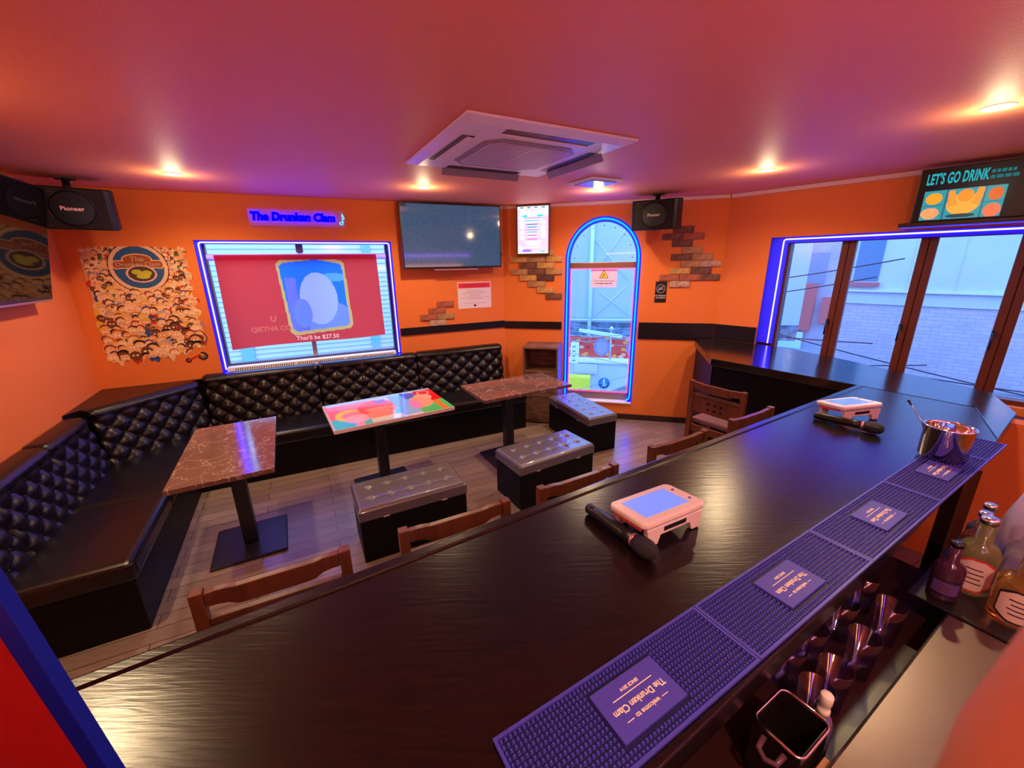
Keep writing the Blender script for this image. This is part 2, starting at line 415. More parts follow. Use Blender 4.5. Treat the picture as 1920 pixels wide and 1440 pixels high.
# baseboards, black chair rail, pale cornice
def strip(name, w, s0, s1, z0, z1, th, m, bevel=0.002):
    return struct(MB().box(s0, s1, -th, 0, z0, z1).build(name, m, loc=onwall(w, 0, 0), rz=wrot(w), bevel=bevel))
strip('baseboard_corner', 'B', -1.22, 1.03, 0.0, 0.065, 0.012, M['dark_wood'])
strip('baseboard_right', 'C', -1.73, 1.3, 0.0, 0.065, 0.012, M['dark_wood'])
strip('trim_1', 'A', 0.742, 1.945, 1.053, 1.131, 0.014, M['black_trim'])
strip('trim_2', 'B', -1.231, -0.566, 1.041, 1.124, 0.014, M['black_trim'])
strip('trim_3', 'B', 0.276, 1.034, 0.952, 1.133, 0.014, M['black_trim'])
strip('trim_4', 'C', -1.742, -1.352, 0.975, 1.131, 0.014, M['black_trim'])
strip('trim_5', 'A', 1.85, 1.945, CEIL-0.032, CEIL-0.002, 0.025, M['cream_trim'])
strip('trim_6', 'B', -1.225, 1.03, CEIL-0.034, CEIL-0.002, 0.025, M['cream_trim'])
strip('trim_7', 'C', -1.735, 1.55, CEIL-0.036, CEIL-0.002, 0.025, M['cream_trim'])
# lower wall under the folding windows with a wooden sill
struct(MB().box(-1.10, 1.50, -0.14, -0.013, 0.0, 0.655).build('trim_8', M['wall'], loc=onwall('C', 0, 0), rz=wrot('C')))
struct(MB().box(-1.20, 1.50, -0.16, -0.0005, 0.656, 0.685).build('trim_9', M['dark_wood'], loc=onwall('C', 0, 0), rz=wrot('C'), bevel=0.004))

struct(MB().box(0.015, 1.75, 0, 0.10, 0.0, 0.94).box(-0.35, 0.0145, 0, 0.10, 0.0, 0.915).build('wall_low', M['wall'], loc=(2.655, 1.955, 0), rz=wrot('C')))
struct(MB().box(0.015, 1.75, -0.012, 0.112, 0.9405, 0.962).build('trim_10', M['dark_wood'], loc=(2.655, 1.955, 0), rz=wrot('C'), bevel=0.003))

# ------------------------------------------------------------------ window 1 (left, behind the flag)
w1 = struct(thing('window_1', None, None, onwall('A', 0, 0), wrot('A')))
a, b, z0, z1 = WA
fr = MB()
fr.box(a, a+0.05, 0.10, 0.16, z0, z1); fr.box(b-0.05, b, 0.10, 0.16, z0, z1); fr.box(a+0.05, b-0.05, 0.10, 0.16, z1-0.025, z1); fr.box(a+0.05, b-0.05, 0.10, 0.16, z0, z0+0.07)
fr.build('window_frame', M['blue_frame'], w1, bevel=0.003)
fr = MB(); fr.box(-0.115, -0.075, 0.09, 0.15, z0+0.07, 1.90); fr.build('mullion', M['beige_frame'], w1, bevel=0.003)
MB().box(-0.125, -0.065, 0.09, 0.15, 1.901, z1-0.025).build('mullion', M['blue_frame'], w1, bevel=0.003)
MB().box(a+0.05, b-0.05, 0.125, 0.131, z0+0.07, z1-0.025).build('glass', M['glass'], w1)
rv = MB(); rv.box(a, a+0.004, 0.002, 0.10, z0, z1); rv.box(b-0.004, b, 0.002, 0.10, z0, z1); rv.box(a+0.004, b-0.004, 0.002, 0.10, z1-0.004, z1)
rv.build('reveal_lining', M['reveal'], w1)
MB().box(a+0.004, b-0.004, -0.015, 0.10, z0, z0+0.012).build('sill', M['white'], w1, bevel=0.003)
rb = tag(MB().tube([(a+0.06, 0.055, 1.862), (b-0.06, 0.055, 1.862)], 0.028, 16).build('roller_blind', M['white'], loc=onwall('A', 0, 0), rz=wrot('A')), 'rolled up grey white roller blind across the top of the flag window', 'blind')
# slotted tray on the sill
tr = wthing('vent_tray', 'pale slotted metal tray lying along the sill under the red flag', 'tray', 'A', -0.08, z0+0.0125, 0)
t_ = MB(); t_.box(-0.76, 0.76, 0.004, 0.085, 0, 0.042); t_.build('tray_body', M['white'], tr, bevel=0.004)
for xa, xb in ((-0.70, -0.22), (-0.18, 0.23), (0.27, 0.71)):
    t_ = MB(); x = xa
    while x < xb:
        t_.add([(x, 0.0035, 0.010), (x+0.007, 0.0035, 0.010), (x+0.013, 0.0035, 0.030), (x+0.006, 0.0035, 0.030)], [(0, 1, 2, 3)]); x += 0.019
    t_.build('slot_row', M['black_metal'], tr)
def rrect(a, b, z0, z1, r, open_bottom=False, y=0, n=6):
    pts = []
    def arc(cx, cz, a0):
        for i in range(n+1):
            t = a0+PI/2*i/n; pts.append((cx+r*math.cos(t), y, cz+r*math.sin(t)))
    if open_bottom:
        pts.append((a, y, z0)); k = 8
        for i in range(1, k): pts.append((a, y, z0+(z1-r-z0)*i/k))
        for i in range(n+1):
            t = PI-PI/2*i/n; pts.append((a+r+r*math.cos(t), y, z1-r+r*math.sin(t)))
        for i in range(n+1):
            t = PI/2-PI/2*i/n; pts.append((b-r+r*math.cos(t), y, z1-r+r*math.sin(t)))
        pts.append((b, y, z0))
        return pts
    arc(b-r, z1-r, 0); arc(a+r, z1-r, PI/2); arc(a+r, z0+r, PI); arc(b-r, z0+r, 3*PI/2)
    return pts
M['backing'] = mat('glow_tinted_backing', (0.03, 0.03, 0.85), 0.5)  # tube light on the pale strip is put into this saturated blue
nl = wthing('neon_light', 'white blue neon tube framing the flag window on three sides', 'neon light', 'A', 0, 0)
MB().tube(rrect(a+0.030, b-0.022, z0+0.04, z1-0.018, 0.02, True, 0.008), 0.0055, 8).build('tube', M['neon_blue'], nl)
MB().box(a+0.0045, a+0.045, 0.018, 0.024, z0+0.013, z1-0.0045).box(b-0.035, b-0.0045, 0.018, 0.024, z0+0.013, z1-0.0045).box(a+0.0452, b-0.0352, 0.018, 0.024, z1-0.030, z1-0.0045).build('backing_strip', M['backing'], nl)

# red flag hung in the window
fl = wthing('flag', 'red flag with yellow edged blue picture, pinned over the left window', 'flag', 'A', -0.098, 1.065, -0.006)
FW, FH = 1.335, 0.815
p = Pic(FW, FH, 200, 124, (252, 72, 62))
p.poly([(0.345, 0.90), (0.375, 0.95), (0.60, 0.985), (0.755, 0.93), (0.775, 0.90), (0.785, 0.175), (0.765, 0.13), (0.40, 0.085), (0.37, 0.13)], (250, 190, 95))
p.poly([(0.362, 0.875), (0.39, 0.91), (0.60, 0.945), (0.74, 0.895), (0.757, 0.87), (0.765, 0.20), (0.745, 0.165), (0.42, 0.13), (0.39, 0.17)], (60, 130, 235))
inner = (p.c[:, :, 2] > lin((0, 0, 200))[2]) & (p.c[:, :, 0] < 0.2)
def inpic(mask, col): p.put(mask & inner, col)
inpic(((p.X-0.60)/0.26)**2+((p.Y-0.06)/0.42)**2 < 1, (150, 158, 235))
inpic(((p.X-0.69)/0.09)**2+((p.Y-0.74)/0.05)**2 < 1, (120, 180, 240))
inpic((p.X < 0.50) & (p.Y < 0.30), (132, 120, 215))
inpic((np.abs(p.X-0.42) < 0.035) & (p.Y < 0.75), (140, 130, 230))
inpic(((p.X-0.585)/0.12)**2+((p.Y-0.50)/0.30)**2 < 1, (205, 195, 240))
inpic(((p.X-0.47)/0.06)**2+((p.Y-0.34)/0.17)**2 < 1, (140, 150, 235))
p.rect(0, 1, 0.945, 1, (235, 50, 58))
M['flag'] = attr_mat('thin_flag_cloth', 0.8, translucent=0.75, spec=0.1)
def wav(u, v, x, z): return (x*(1+0.012*(1-v)) + 0.008*math.sin(7*u+1), 0.006*math.sin(13*u)*(1-v)+0.004*math.sin(5*u+9*v), z+0.008*math.sin(6*u)*(1-v)-0.012*(1-v)*(1-u)+0.02*(1-v)*u)
p.mesh('cloth', M['flag'], fl, fn=wav)
text('lettering', "That'll be $27.50", 0.056, emis('daylight_glow_letters', (0.95, 0.62, 0.72), 0.9), fl, (0.05, -0.008, 0.045), sx=1.0, rot=(PI/2, 0.015, 0))  # letters emit in place of daylight coming through the cloth
text('lettering', "QIETNA CO", 0.06, mat('faint_outside_sign', (0.85, 0.32, 0.42), 0.7), fl, (-0.33, -0.010, 0.155), sx=1.0, fat=0.002)  # sign outside the window, imitated by pale letters on the cloth
text('lettering', "U", 0.075, mat('faint_pink_shield', (0.85, 0.35, 0.45), 0.7), fl, (-0.30, -0.010, 0.245), fat=0.002)  # shield mark of that outside sign, likewise set on the cloth

# neon sign above
sg = wthing('neon_sign', 'glowing blue neon sign on clear board above the flag window', 'sign', 'A', -0.06, 2.188, 0.03)
MB().box(-0.385, 0.385, -0.003, 0.0, -0.07, 0.07).build('backboard', mat('glow_tinted_acrylic', (0.80, 0.35, 0.75), 0.3, alpha=0.35), sg, bevel=0.001)  # scattered neon glow is put into the clear board's colour
text('lettering', 'The Drunken Clam', 0.092, M['neon_sign'], sg, (-0.035, -0.012, 0.005), depth=0.003, fat=0.0, shear=0.15, sx=0.93, bevel=0.0055)
nt_ = MB(); nt_.tube([(0.352+0.014*math.cos(t), -0.010, -0.037+0.011*math.sin(t)) for t in [2*PI*i/12 for i in range(12)]], 0.0035, 6, True)
nt_.tube([(0.366, -0.010, -0.035), (0.366, -0.010, 0.045), (0.374, -0.010, 0.028), (0.382, -0.010, 0.010), (0.374, -0.010, -0.004)], 0.0035, 6)
nt_.build('music_note', M['neon_note'], sg)
for wp_ in ([(-0.14, 0, -0.07), (-0.09, 0.02, -0.12), (-0.06, 0.02, -0.185)], [(0.30, 0, -0.07), (0.28, 0.02, -0.12), (0.28, 0.02, -0.185)]): MB().tube(wp_, 0.0012, 5).build('wire', mat('clear_pink_wire', (0.7, 0.3, 0.5), 0.4), sg)

# ------------------------------------------------------------------ crowd sticker
def crowd():
    w, h = 0.73, 0.98; p = Pic(w, h, 190, 255)
    R = random.Random(3)
    skins = [(242, 182, 120), (236, 170, 110), (230, 160, 100), (245, 200, 150), (235, 180, 130), (240, 190, 140), (120, 66, 40)]
    hairs = [(70, 34, 22), (40, 20, 24), (200, 110, 40), (150, 50, 34), (225, 180, 70), (90, 50, 30), (180, 170, 165), (60, 60, 130)]
    cloth = [(240, 205, 160), (235, 215, 190), (200, 50, 40), (50, 80, 150), (60, 110, 70), (230, 180, 60), (210, 160, 120), (170, 130, 140), (90, 60, 90), (225, 190, 150), (120, 60, 50), (230, 140, 110), (240, 200, 165), (238, 190, 140)]
    p.rect(0.03, 0.95, 0.08, 0.985, (225, 160, 110))
    def person(cx, cy, r):
        hx = r/w; hy = r/h
        p.ell(cx+hx*R.uniform(-0.4, 0.4), cy-hy*1.9, hx*R.uniform(0.9, 1.5), hy*1.5, R.choice(cloth))
        k = R.random(); hr = R.choice(hairs); sk = R.choice(skins)
        if k < 0.5: p.ell(cx+hx*R.uniform(-0.2, 0.2), cy+hy*0.3, hx*1.0, hy*0.95, hr)
        p.ell(cx, cy-hy*0.1, hx*0.9, hy*0.95, sk)
        if r > 0.018:
            p.ell(cx-hx*0.3, cy+hy*0.05, hx*0.17, hy*0.16, (250, 240, 225)); p.ell(cx+hx*0.3, cy+hy*0.05, hx*0.17, hy*0.16, (250, 240, 225))
            p.rect(cx-hx*0.3, cx+hx*0.3, cy-hy*0.5, cy-hy*0.38, (110, 50, 40))
    rows = 30
    for i in range(rows):
        y = 0.985-i*0.0305; r = 0.011+0.00085*i; n = int(w*0.93/(r*1.9))
        for j in range(n):
            person(0.06+(j+R.uniform(-0.1, 0.9))*(0.88/n), y+R.uniform(-0.018, 0.018), r*R.uniform(0.75, 1.45))
        if i == 10:
            for rr, cc in ((1.0, (70, 30, 24)), (0.965, (238, 190, 150)), (0.83, (50, 92, 140))): p.ell(0.50, 0.835, 0.265*rr, 0.20*rr, cc)
            for cc, e in (((238, 180, 150), 0.012), ((165, 88, 40), 0.0)):
                p.ell(0.50, 0.900, 0.12+e, 0.036+e*0.7, cc); p.rect(0.315-e, 0.685+e, 0.835-e*0.7, 0.885+e*0.7, cc); p.ell(0.315, 0.858, 0.03+e, 0.028+e*0.7, cc); p.ell(0.685, 0.858, 0.03+e, 0.028+e*0.7, cc)
            for rr, cc in ((1.0, (232, 180, 170)), (0.86, (84, 66, 50))): p.ell(0.51, 0.785, 0.135*rr, 0.07*rr, cc)
            p.ell(0.47, 0.800, 0.045, 0.02, (195, 190, 60)); p.ell(0.555, 0.79, 0.045, 0.022, (195, 190, 60)); p.ell(0.52, 0.765, 0.06, 0.020, (200, 195, 70))
    p.put((p.X > 0.95+0.03*np.sin(p.Y*60)) & (p.Y > 0.3), None)
    # ragged lower edge, bicycle at its right
    p.put(p.Y < 0.065+0.02*np.sin(p.X*40)+0.012*np.sin(p.X*93)+np.maximum(0, (p.X-0.60))*0.28, None)
    p.ell(0.885, 0.06, 0.050, 0.037, (60, 35, 40)); p.ell(0.885, 0.06, 0.030, 0.022, (130, 95, 90)); p.ell(0.735, 0.032, 0.028, 0.021, (60, 35, 40)); p.ell(0.735, 0.032, 0.012, 0.009, (130, 95, 90))
    p.line(0.74, 0.035, 0.88, 0.08, 0.010, (200, 40, 30)); p.line(0.84, 0.10, 0.89, 0.06, 0.006, (230, 170, 60))
    return p
po = wthing('wall_poster', 'cut out poster of a cartoon crowd around a round blue badge, left of flag window', 'poster', 'A', -1.272, 0.968, 0.003)
crowd().mesh('crowd_print', M['print'], po)
ct = mat('cream_letters', (0.62, 0.42, 0.30), 0.6)
text('lettering', 'The', 0.055, ct, po, (0.0, -0.002, 0.882)); text('lettering', 'Drunken Clam', 0.047, ct, po, (0.0, -0.002, 0.842))

# ------------------------------------------------------------------ television on window wall
tv = wthing('television', 'large flat television high on the wall right of the flag window', 'television', 'A', 1.34, 2.043, 0.12)
MB().box(-0.53, 0.53, -0.012, 0.022, -0.31, 0.31).build('bezel', M['black'], tv, bevel=0.004)
scr = mat('reflection_blue_screen', (0.02, 0.035, 0.055), 0.07, spec=0.8, emit=(0.045, 0.10, 0.17), estr=0.6)  # blue noise glow imitates the window reflected in a switched off screen
nt = scr.node_tree; n_ = nt.nodes.new('ShaderNodeTexNoise'); n_.inputs['Scale'].default_value = 160; tcn = nt.nodes.new('ShaderNodeTexCoord')
rr_ = nt.nodes.new('ShaderNodeValToRGB'); rr_.color_ramp.elements[0].color = (0.012, 0.05, 0.13, 1); rr_.color_ramp.elements[1].color = (0.07, 0.15, 0.25, 1); rr_.color_ramp.elements[0].position = 0.40; rr_.color_ramp.elements[1].position = 0.62
nt.links.new(tcn.outputs['Object'], n_.inputs['Vector']); nt.links.new(n_.outputs['Fac'], rr_.inputs['Fac']); nt.links.new(rr_.outputs['Color'], nt.nodes['Principled BSDF'].inputs['Emission Color'])
MB().box(-0.515, 0.515, -0.0135, -0.0125, -0.293, 0.297).build('screen', scr, tv)
MB().box(-0.515, -0.46, -0.015, -0.0137, 0.27, 0.297).build('sticker', M['black'], tv)
MB().box(-0.22, 0.26, -0.004, 0.012, -0.330, -0.318).build('sensor_bar', M['chrome_soft'], tv, bevel=0.002)
MB().box(-0.2, 0.2, 0.0225, 0.119, -0.15, 0.15).build('wall_mount', M['black_metal'], tv)
tag(MB().tube([(1.87, 0, 1.90), (1.90, 0.09, 1.885), (1.935, 0.10, 1.87)], 0.003, 6).tube([onw for onw in [(1.935, 0.10, 1.87), (1.948, 0.112, 1.865)]], 0.003, 6).build('cable', M['black'], loc=onwall('A', 0, 0, 0.12), rz=wrot('A')),
    'thin black cable running from the television into the wall corner', 'cable')

# notice
no = wthing('notice', 'white paper notice with red heading taped under the television', 'notice', 'A', 1.590, 1.438, 0.003)
MB().box(-0.197, 0.197, -0.001, 0.001, -0.143, 0.143).build('paper', mat('white_paper', (0.82, 0.70, 0.72), 0.5), no)
MB().box(-0.187, 0.187, -0.0018, -0.0011, 0.078, 0.133).build('heading_bar', mat('red_heading', (0.80, 0.03, 0.05), 0.5), no)
text('lettering', 'KARAOKE RULES', 0.034, M['dark_text'], no, (0, -0.0025, 0.105), depth=0.0002, space=1.15)
t_ = MB()
for i, (x0, x1, z) in enumerate([(-0.08, 0.08, 0.055), (-0.10, 0.11, 0.038), (-0.14, 0.15, 0.022), (-0.05, 0.06, 0.006), (-0.08, 0.09, -0.010), (-0.165, 0.175, -0.026), (-0.07, 0.085, -0.042), (-0.12, 0.125, -0.088)]):
    x = x0
    while x < x1-0.01:
        l = rnd.uniform(0.012, 0.03); t_.box(x, min(x+l, x1), -0.0018, -0.0012, z-0.002, z+0.002); x += l+0.005
t_.build('text_lines', mat('grey_pink_text', (0.42, 0.22, 0.25), 0.6), no)
MB().prism_y([(-0.02, -0.112), (0, -0.098), (0.02, -0.112), (0, -0.130)], -0.0018, -0.0012).build('emblem', M['dark_text'], no)

# ------------------------------------------------------------------ brick slips
BRC = {'tan': mat('tan_brick', (0.42, 0.22, 0.10), 0.9, bump=1.0, bscale=70, var=0.3, vscale=22), 'sand': mat('sand_brick', (0.55, 0.29, 0.10), 0.9, bump=1.0, bscale=70, var=0.25, vscale=22),
       'brown': mat('brown_brick', (0.17, 0.075, 0.05), 0.9, bump=1.0, bscale=70, var=0.4, vscale=25), 'red': mat('red_brick', (0.38, 0.11, 0.06), 0.9, bump=1.0, bscale=70, var=0.3, vscale=25),
       'dark': mat('dark_brick', (0.10, 0.045, 0.04), 0.9, bump=1.0, bscale=70, var=0.3, vscale=25), 'pale': mat('flaked_pale_brick', (0.50, 0.30, 0.22), 0.9, bump=1.0, bscale=70, var=0.45, vscale=40)}
BRW = {'tan': 'tan', 'sand': 'sandy', 'brown': 'brown', 'red': 'reddish', 'dark': 'dark', 'pale': 'flaked pale'}
def bricks(w, items, where, group, top, dz, L=0.198):
    rown = ['first', 'second', 'third', 'fourth', 'fifth', 'sixth', 'seventh', 'eighth', 'ninth']
    nrow = max(i[1] for i in items)
    rows = {}
    for it in items: rows.setdefault(it[1], []).append(it)
    for r, its in rows.items():
        its.sort()
        for k, (x, _, kind) in enumerate(its):
            mb = MB(); l = L if len(its) else L
            x1 = x+l
            for wopen in ([WBa[0]] if w == 'B' and x < 0 else []): x1 = min(x1, wopen-0.03)
            mb.box(-(x1-x)/2+0.002, (x1-x)/2-0.002, -0.017, -0.0005, -0.031, 0.031)
            pos = '' if len(its) == 1 else (['leftmost ', 'middle ', 'rightmost '][k] if len(its) == 3 else ['left ', 'right '][k])
            o = mb.build('brick', BRC[kind], loc=onwall(w, (x+x1)/2, top-r*dz), rz=wrot(w), bevel=0.004)
            tag(o, '%s%s brick slip in %s row from the top, %s' % (pos, BRW[kind], rown[r], where), 'brick', group)
bricks('A', [(1.150, 0, 'red'), (1.055, 1, 'red'), (0.962, 2, 'red'), (1.150, 2, 'tan'), (1.055, 3, 'pale')], 'below the television', 'brick slips below the television', 1.359, 0.0655, L=0.19)
bricks('B', [(-0.85, 0, 'sand'), (-1.15, 1, 'sand'), (-0.95, 1, 'tan'), (-0.75, 1, 'sand'), (-1.05, 2, 'brown'), (-0.85, 2, 'sand'), (-1.15, 3, 'tan'), (-0.95, 3, 'brown'), (-0.75, 3, 'tan'),
             (-1.05, 4, 'sand'), (-0.85, 4, 'dark'), (-0.95, 5, 'tan'), (-0.85, 6, 'sand'), (-0.75, 7, 'brown')], 'left of arched window', 'brick slips left of the arched window', 1.876, 0.0665)
bricks('B', [(0.543, 0, 'brown'), (0.442, 1, 'brown'), (0.645, 1, 'red'), (0.543, 2, 'brown'), (0.642, 3, 'tan'), (0.545, 4, 'brown'), (0.747, 4, 'tan'), (0.643, 5, 'tan'), (0.832, 5, 'pale'),
             (0.545, 6, 'sand'), (0.747, 6, 'brown'), (0.447, 7, 'red'), (0.645, 7, 'red'), (0.833, 7, 'brown'), (0.55, 8, 'pale')], 'right of arched window', 'brick slips right of the arched window', 2.068, 0.0665)

# ------------------------------------------------------------------ lit karaoke menu screen
ms = wthing('menu_display', 'bright lit menu display under the ceiling between television and arched window', 'screen', 'B', -0.885, 2.109, 0.046)
MB().box(-0.183, 0.183, -0.012, 0.026, -0.258, 0.258).build('frame', mat('brown_display_frame', (0.10, 0.06, 0.05), 0.4), ms, bevel=0.006)
p = Pic(0.335, 0.475, 84, 118, (248, 170, 196))
p.rect(0, 1, 0.93, 1, (235, 205, 190))
for x in (0.14, 0.37, 0.60, 0.83): p.ell(x, 0.975, 0.06, 0.02, (40, 130, 190))
p.rect(0.12, 0.25, 0.80, 0.95, (190, 215, 250)); p.rect(0.9, 1, 0.80, 0.95, (190, 205, 250))
p.ell(0.25, 0.80, 0.12, 0.03, (0, 210, 215)); p.ell(0.72, 0.81, 0.14, 0.03, (0, 200, 210)); p.rect(0.32, 0.63, 0.785, 0.835, (255, 252, 255))
for y, c1, hw in ((0.755, (120, 130, 190), 0.30), (0.70, (60, 170, 200), 0.26), (0.625, (40, 120, 190), 0.21), (0.565, (30, 120, 180), 0.19), (0.46, (50, 165, 195), 0.21), (0.39, (110, 80, 160), 0.18), (0.31, (200, 100, 190), 0.19), (0.505, (210, 110, 190), 0.24)):
    p.rect(0.5-hw, 0.5+hw-0.05, y-0.011, y+0.011, c1)
for y, hw in ((0.73, 0.30), (0.675, 0.25), (0.595, 0.20), (0.54, 0.19), (0.485, 0.22), (0.425, 0.2), (0.365, 0.17), (0.255, 0.28), (0.225, 0.24), (0.19, 0.22), (0.13, 0.24)): p.rect(0.5-hw, 0.5+hw, y-0.010, y+0.010, (255, 255, 255))
for x, y in ((0.15, 0.66), (0.15, 0.57), (0.15, 0.45), (0.15, 0.34), (0.83, 0.66), (0.83, 0.55), (0.83, 0.46), (0.83, 0.37), (0.13, 0.75)): p.ell(x, y, 0.08, 0.045, (255, 252, 255))
p.ell(0.30, 0.06, 0.16, 0.03, (110, 100, 210)); p.ell(0.83, 0.04, 0.08, 0.02, (70, 170, 215)); p.ell(0.10, 0.12, 0.09, 0.06, (170, 190, 250)); p.rect(0, 1, 0.0, 0.015, (255, 245, 200))
p.mesh('screen', attr_mat('lit_menu', 0.3, emit=1.25), ms, loc=(0, -0.0126, -0.2375))
text('lettering', 'KARAOKE', 0.062, emis('white_lit_letters', (1, 1, 1), 1.6), ms, (0, -0.0145, 0.170), depth=0.0005, fat=0.002, sx=0.98)

# ------------------------------------------------------------------ arched window
w2 = struct(thing('window_2', None, None, onwall('B', 0, 0), wrot('B')))
a, b, z0, zs, zt = WBa
def archpts(a, b, z0, zs, zt, n=24):
    c = (a+b)/2; rx = (b-a)/2; rz_ = zt-zs
    return [(a, z0)]+[(c-rx*math.cos(PI*i/n), zs+rz_*math.sin(PI*i/n)) for i in range(n+1)]+[(b, z0)]
def arch_ring(mb, o, i, y0, y1):
    n = len(o)
    for k in range(n-1):
        mb.add([(o[k][0], y0, o[k][1]), (o[k+1][0], y0, o[k+1][1]), (i[k+1][0], y0, i[k+1][1]), (i[k][0], y0, i[k][1]),
                (o[k][0], y1, o[k][1]), (o[k+1][0], y1, o[k+1][1]), (i[k+1][0], y1, i[k+1][1]), (i[k][0], y1, i[k][1])],
               [(0, 3, 2, 1), (4, 5, 6, 7), (3, 7, 6, 2), (0, 1, 5, 4)])
mb = MB(); arch_ring(mb, archpts(a, b, z0, zs, zt), archpts(a+0.045, b-0.045, z0, zs, zt-0.045), 0.08, 0.15)
mb.build('window_frame', M['blue_frame'], w2)
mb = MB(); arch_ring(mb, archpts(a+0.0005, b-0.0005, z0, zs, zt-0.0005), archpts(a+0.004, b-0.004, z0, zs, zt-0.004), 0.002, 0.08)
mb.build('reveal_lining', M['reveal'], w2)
MB().box(a+0.045, b-0.045, 0.075, 0.14, 1.705, 1.765).build('transom', M['bronze'], w2, bevel=0.004)
MB().box(a+0.045, b-0.045, 0.075, 0.14, z0+0.02, z0+0.10).build('bottom_rail', mat('taupe_rail', (0.26, 0.20, 0.18), 0.4), w2, bevel=0.004)
MB().box(a+0.004, b-0.004, -0.02, 0.16, z0, z0+0.018).build('sill', M['white'], w2, bevel=0.003)
MB().prism_y([(q[0], q[1]) for q in archpts(a+0.046, b-0.046, z0+0.10, zs, zt-0.046)], 0.105, 0.111).build('glass', M['glass'], w2)
ib = MB()
for i in range(9):
    t = PI*(0.02+0.96*i/8); c = (a+b)/2
    ib.lathe([(0.0, 0.0), (0.006, 0.0), (0.006, 0.006), (0.0, 0.006)], 8, c=(c-(0.31)*math.cos(t), 0.098, zs+(zt-zs-0.085)*math.sin(t)*1.0), axis='y')
ib.build('bolts', M['black'], w2)
c = (a+b)/2; off = 0.026
npts = [(a+off, 0.0, 0.275)]+[(a+off, 0.0, 0.275+(zs-0.275)*i/10) for i in range(1, 10)]+[(c-(c-a-off)*math.cos(PI*i/30), 0.0, zs+(zt-zs-off)*math.sin(PI*i/30)) for i in range(31)]+[(b-off, 0, zs-(zs-0.29)*i/10) for i in range(1, 11)]+[(b-off-0.008, 0.0, 0.25), (b-off-0.04, 0.0, 0.235)]
nl = wthing('neon_light', 'cyan blue neon tube following the outline of the arched window', 'neon light', 'B', 0, 0, 0.004)
MB().tube(npts, 0.0070, 8).build('tube', M['neon_cyan'], nl)
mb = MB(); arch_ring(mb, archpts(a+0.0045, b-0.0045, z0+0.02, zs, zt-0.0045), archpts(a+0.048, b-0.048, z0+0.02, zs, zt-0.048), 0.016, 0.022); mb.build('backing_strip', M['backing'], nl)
tag(MB().tube(rrect(a+0.055, b-0.055, z0+0.108, 1.698, 0.015, False, 0.0), 0.005, 6, True).build('led_strip', M['neon_pink'], loc=onwall('B', 0, 0, -0.070), rz=wrot('B')),
    'pink LED strip round the lower pane of the arched window', 'light strip')
wn = wthing('warning_sticker', 'pink white warning sticker with yellow triangle on the arched window', 'sticker', 'B', -0.122, 1.597, -0.092)
MB().box(-0.14, 0.14, -0.001, 0.001, -0.098, 0.098).build('paper', mat('white_sticker', (0.80, 0.70, 0.85), 0.5, emit=(0.75, 0.5, 0.7), estr=0.0), wn)
MB().prism_y([(-0.052, 0.0), (0.052, 0.0), (0, 0.092)], -0.0016, -0.0011).build('triangle_border', M['dark_text'], wn)
MB().prism_y([(-0.044, 0.004), (0.044, 0.004), (0, 0.082)], -0.0022, -0.0017).build('triangle', mat('yellow_triangle', (0.95, 0.62, 0.04), 0.5), wn)
MB().prism_y([(-0.014, 0.016), (-0.004, 0.014), (0.003, 0.030), (0.009, 0.040), (0.003, 0.048), (-0.003, 0.040), (-0.002, 0.030)], -0.0028, -0.0023).build('leaning_figure', M['dark_text'], wn)
text('lettering', 'DO NOT LEAN ON THE GLASS', 0.0165, M['dark_text'], wn, (0, -0.002, -0.030), depth=0.0002)
t_ = MB(); x = -0.095
for l in (0.012, 0.020, 0.05, 0.045, 0.03): t_.box(x, x+l, -0.0018, -0.0012, -0.060, -0.052); x += l+0.007
t_.build('text_line', M['dark_text'], wn)

# no smoking sign
ns = wthing('no_smoking_sign', 'small black no smoking sign right of the arched window', 'sign', 'B', 0.474, 1.455, 0.004)
MB().box(-0.057, 0.057, -0.002, 0.003, -0.108, 0.108).build('plate', M['black'], ns, bevel=0.002)
rg = MB().tube([(0.042*math.cos(2*PI*i/24)-0.002, -0.003, 0.034+0.042*math.sin(2*PI*i/24)) for i in range(24)], 0.0016, 5, True)
rg.tube([(-0.031, -0.003, 0.006), (0.028, -0.003, 0.063)], 0.002, 5)
rg.tube([(-0.028, -0.003, 0.030), (0.026, -0.003, 0.030)], 0.003, 5); rg.tube([(-0.022, -0.003, 0.038), (-0.012, -0.003, 0.052), (-0.004, -0.003, 0.044), (0.004, -0.003, 0.058)], 0.0014, 5)
rg.build('no_smoking_symbol', M['white_text'], ns)
text('lettering', 'NO SMOKING', 0.0175, M['white_text'], ns, (0, -0.0025, -0.038), depth=0.0002, fat=0.0003); text('lettering', 'NO VAPING', 0.0175, M['white_text'], ns, (0, -0.0025, -0.060), depth=0.0002, fat=0.0003)

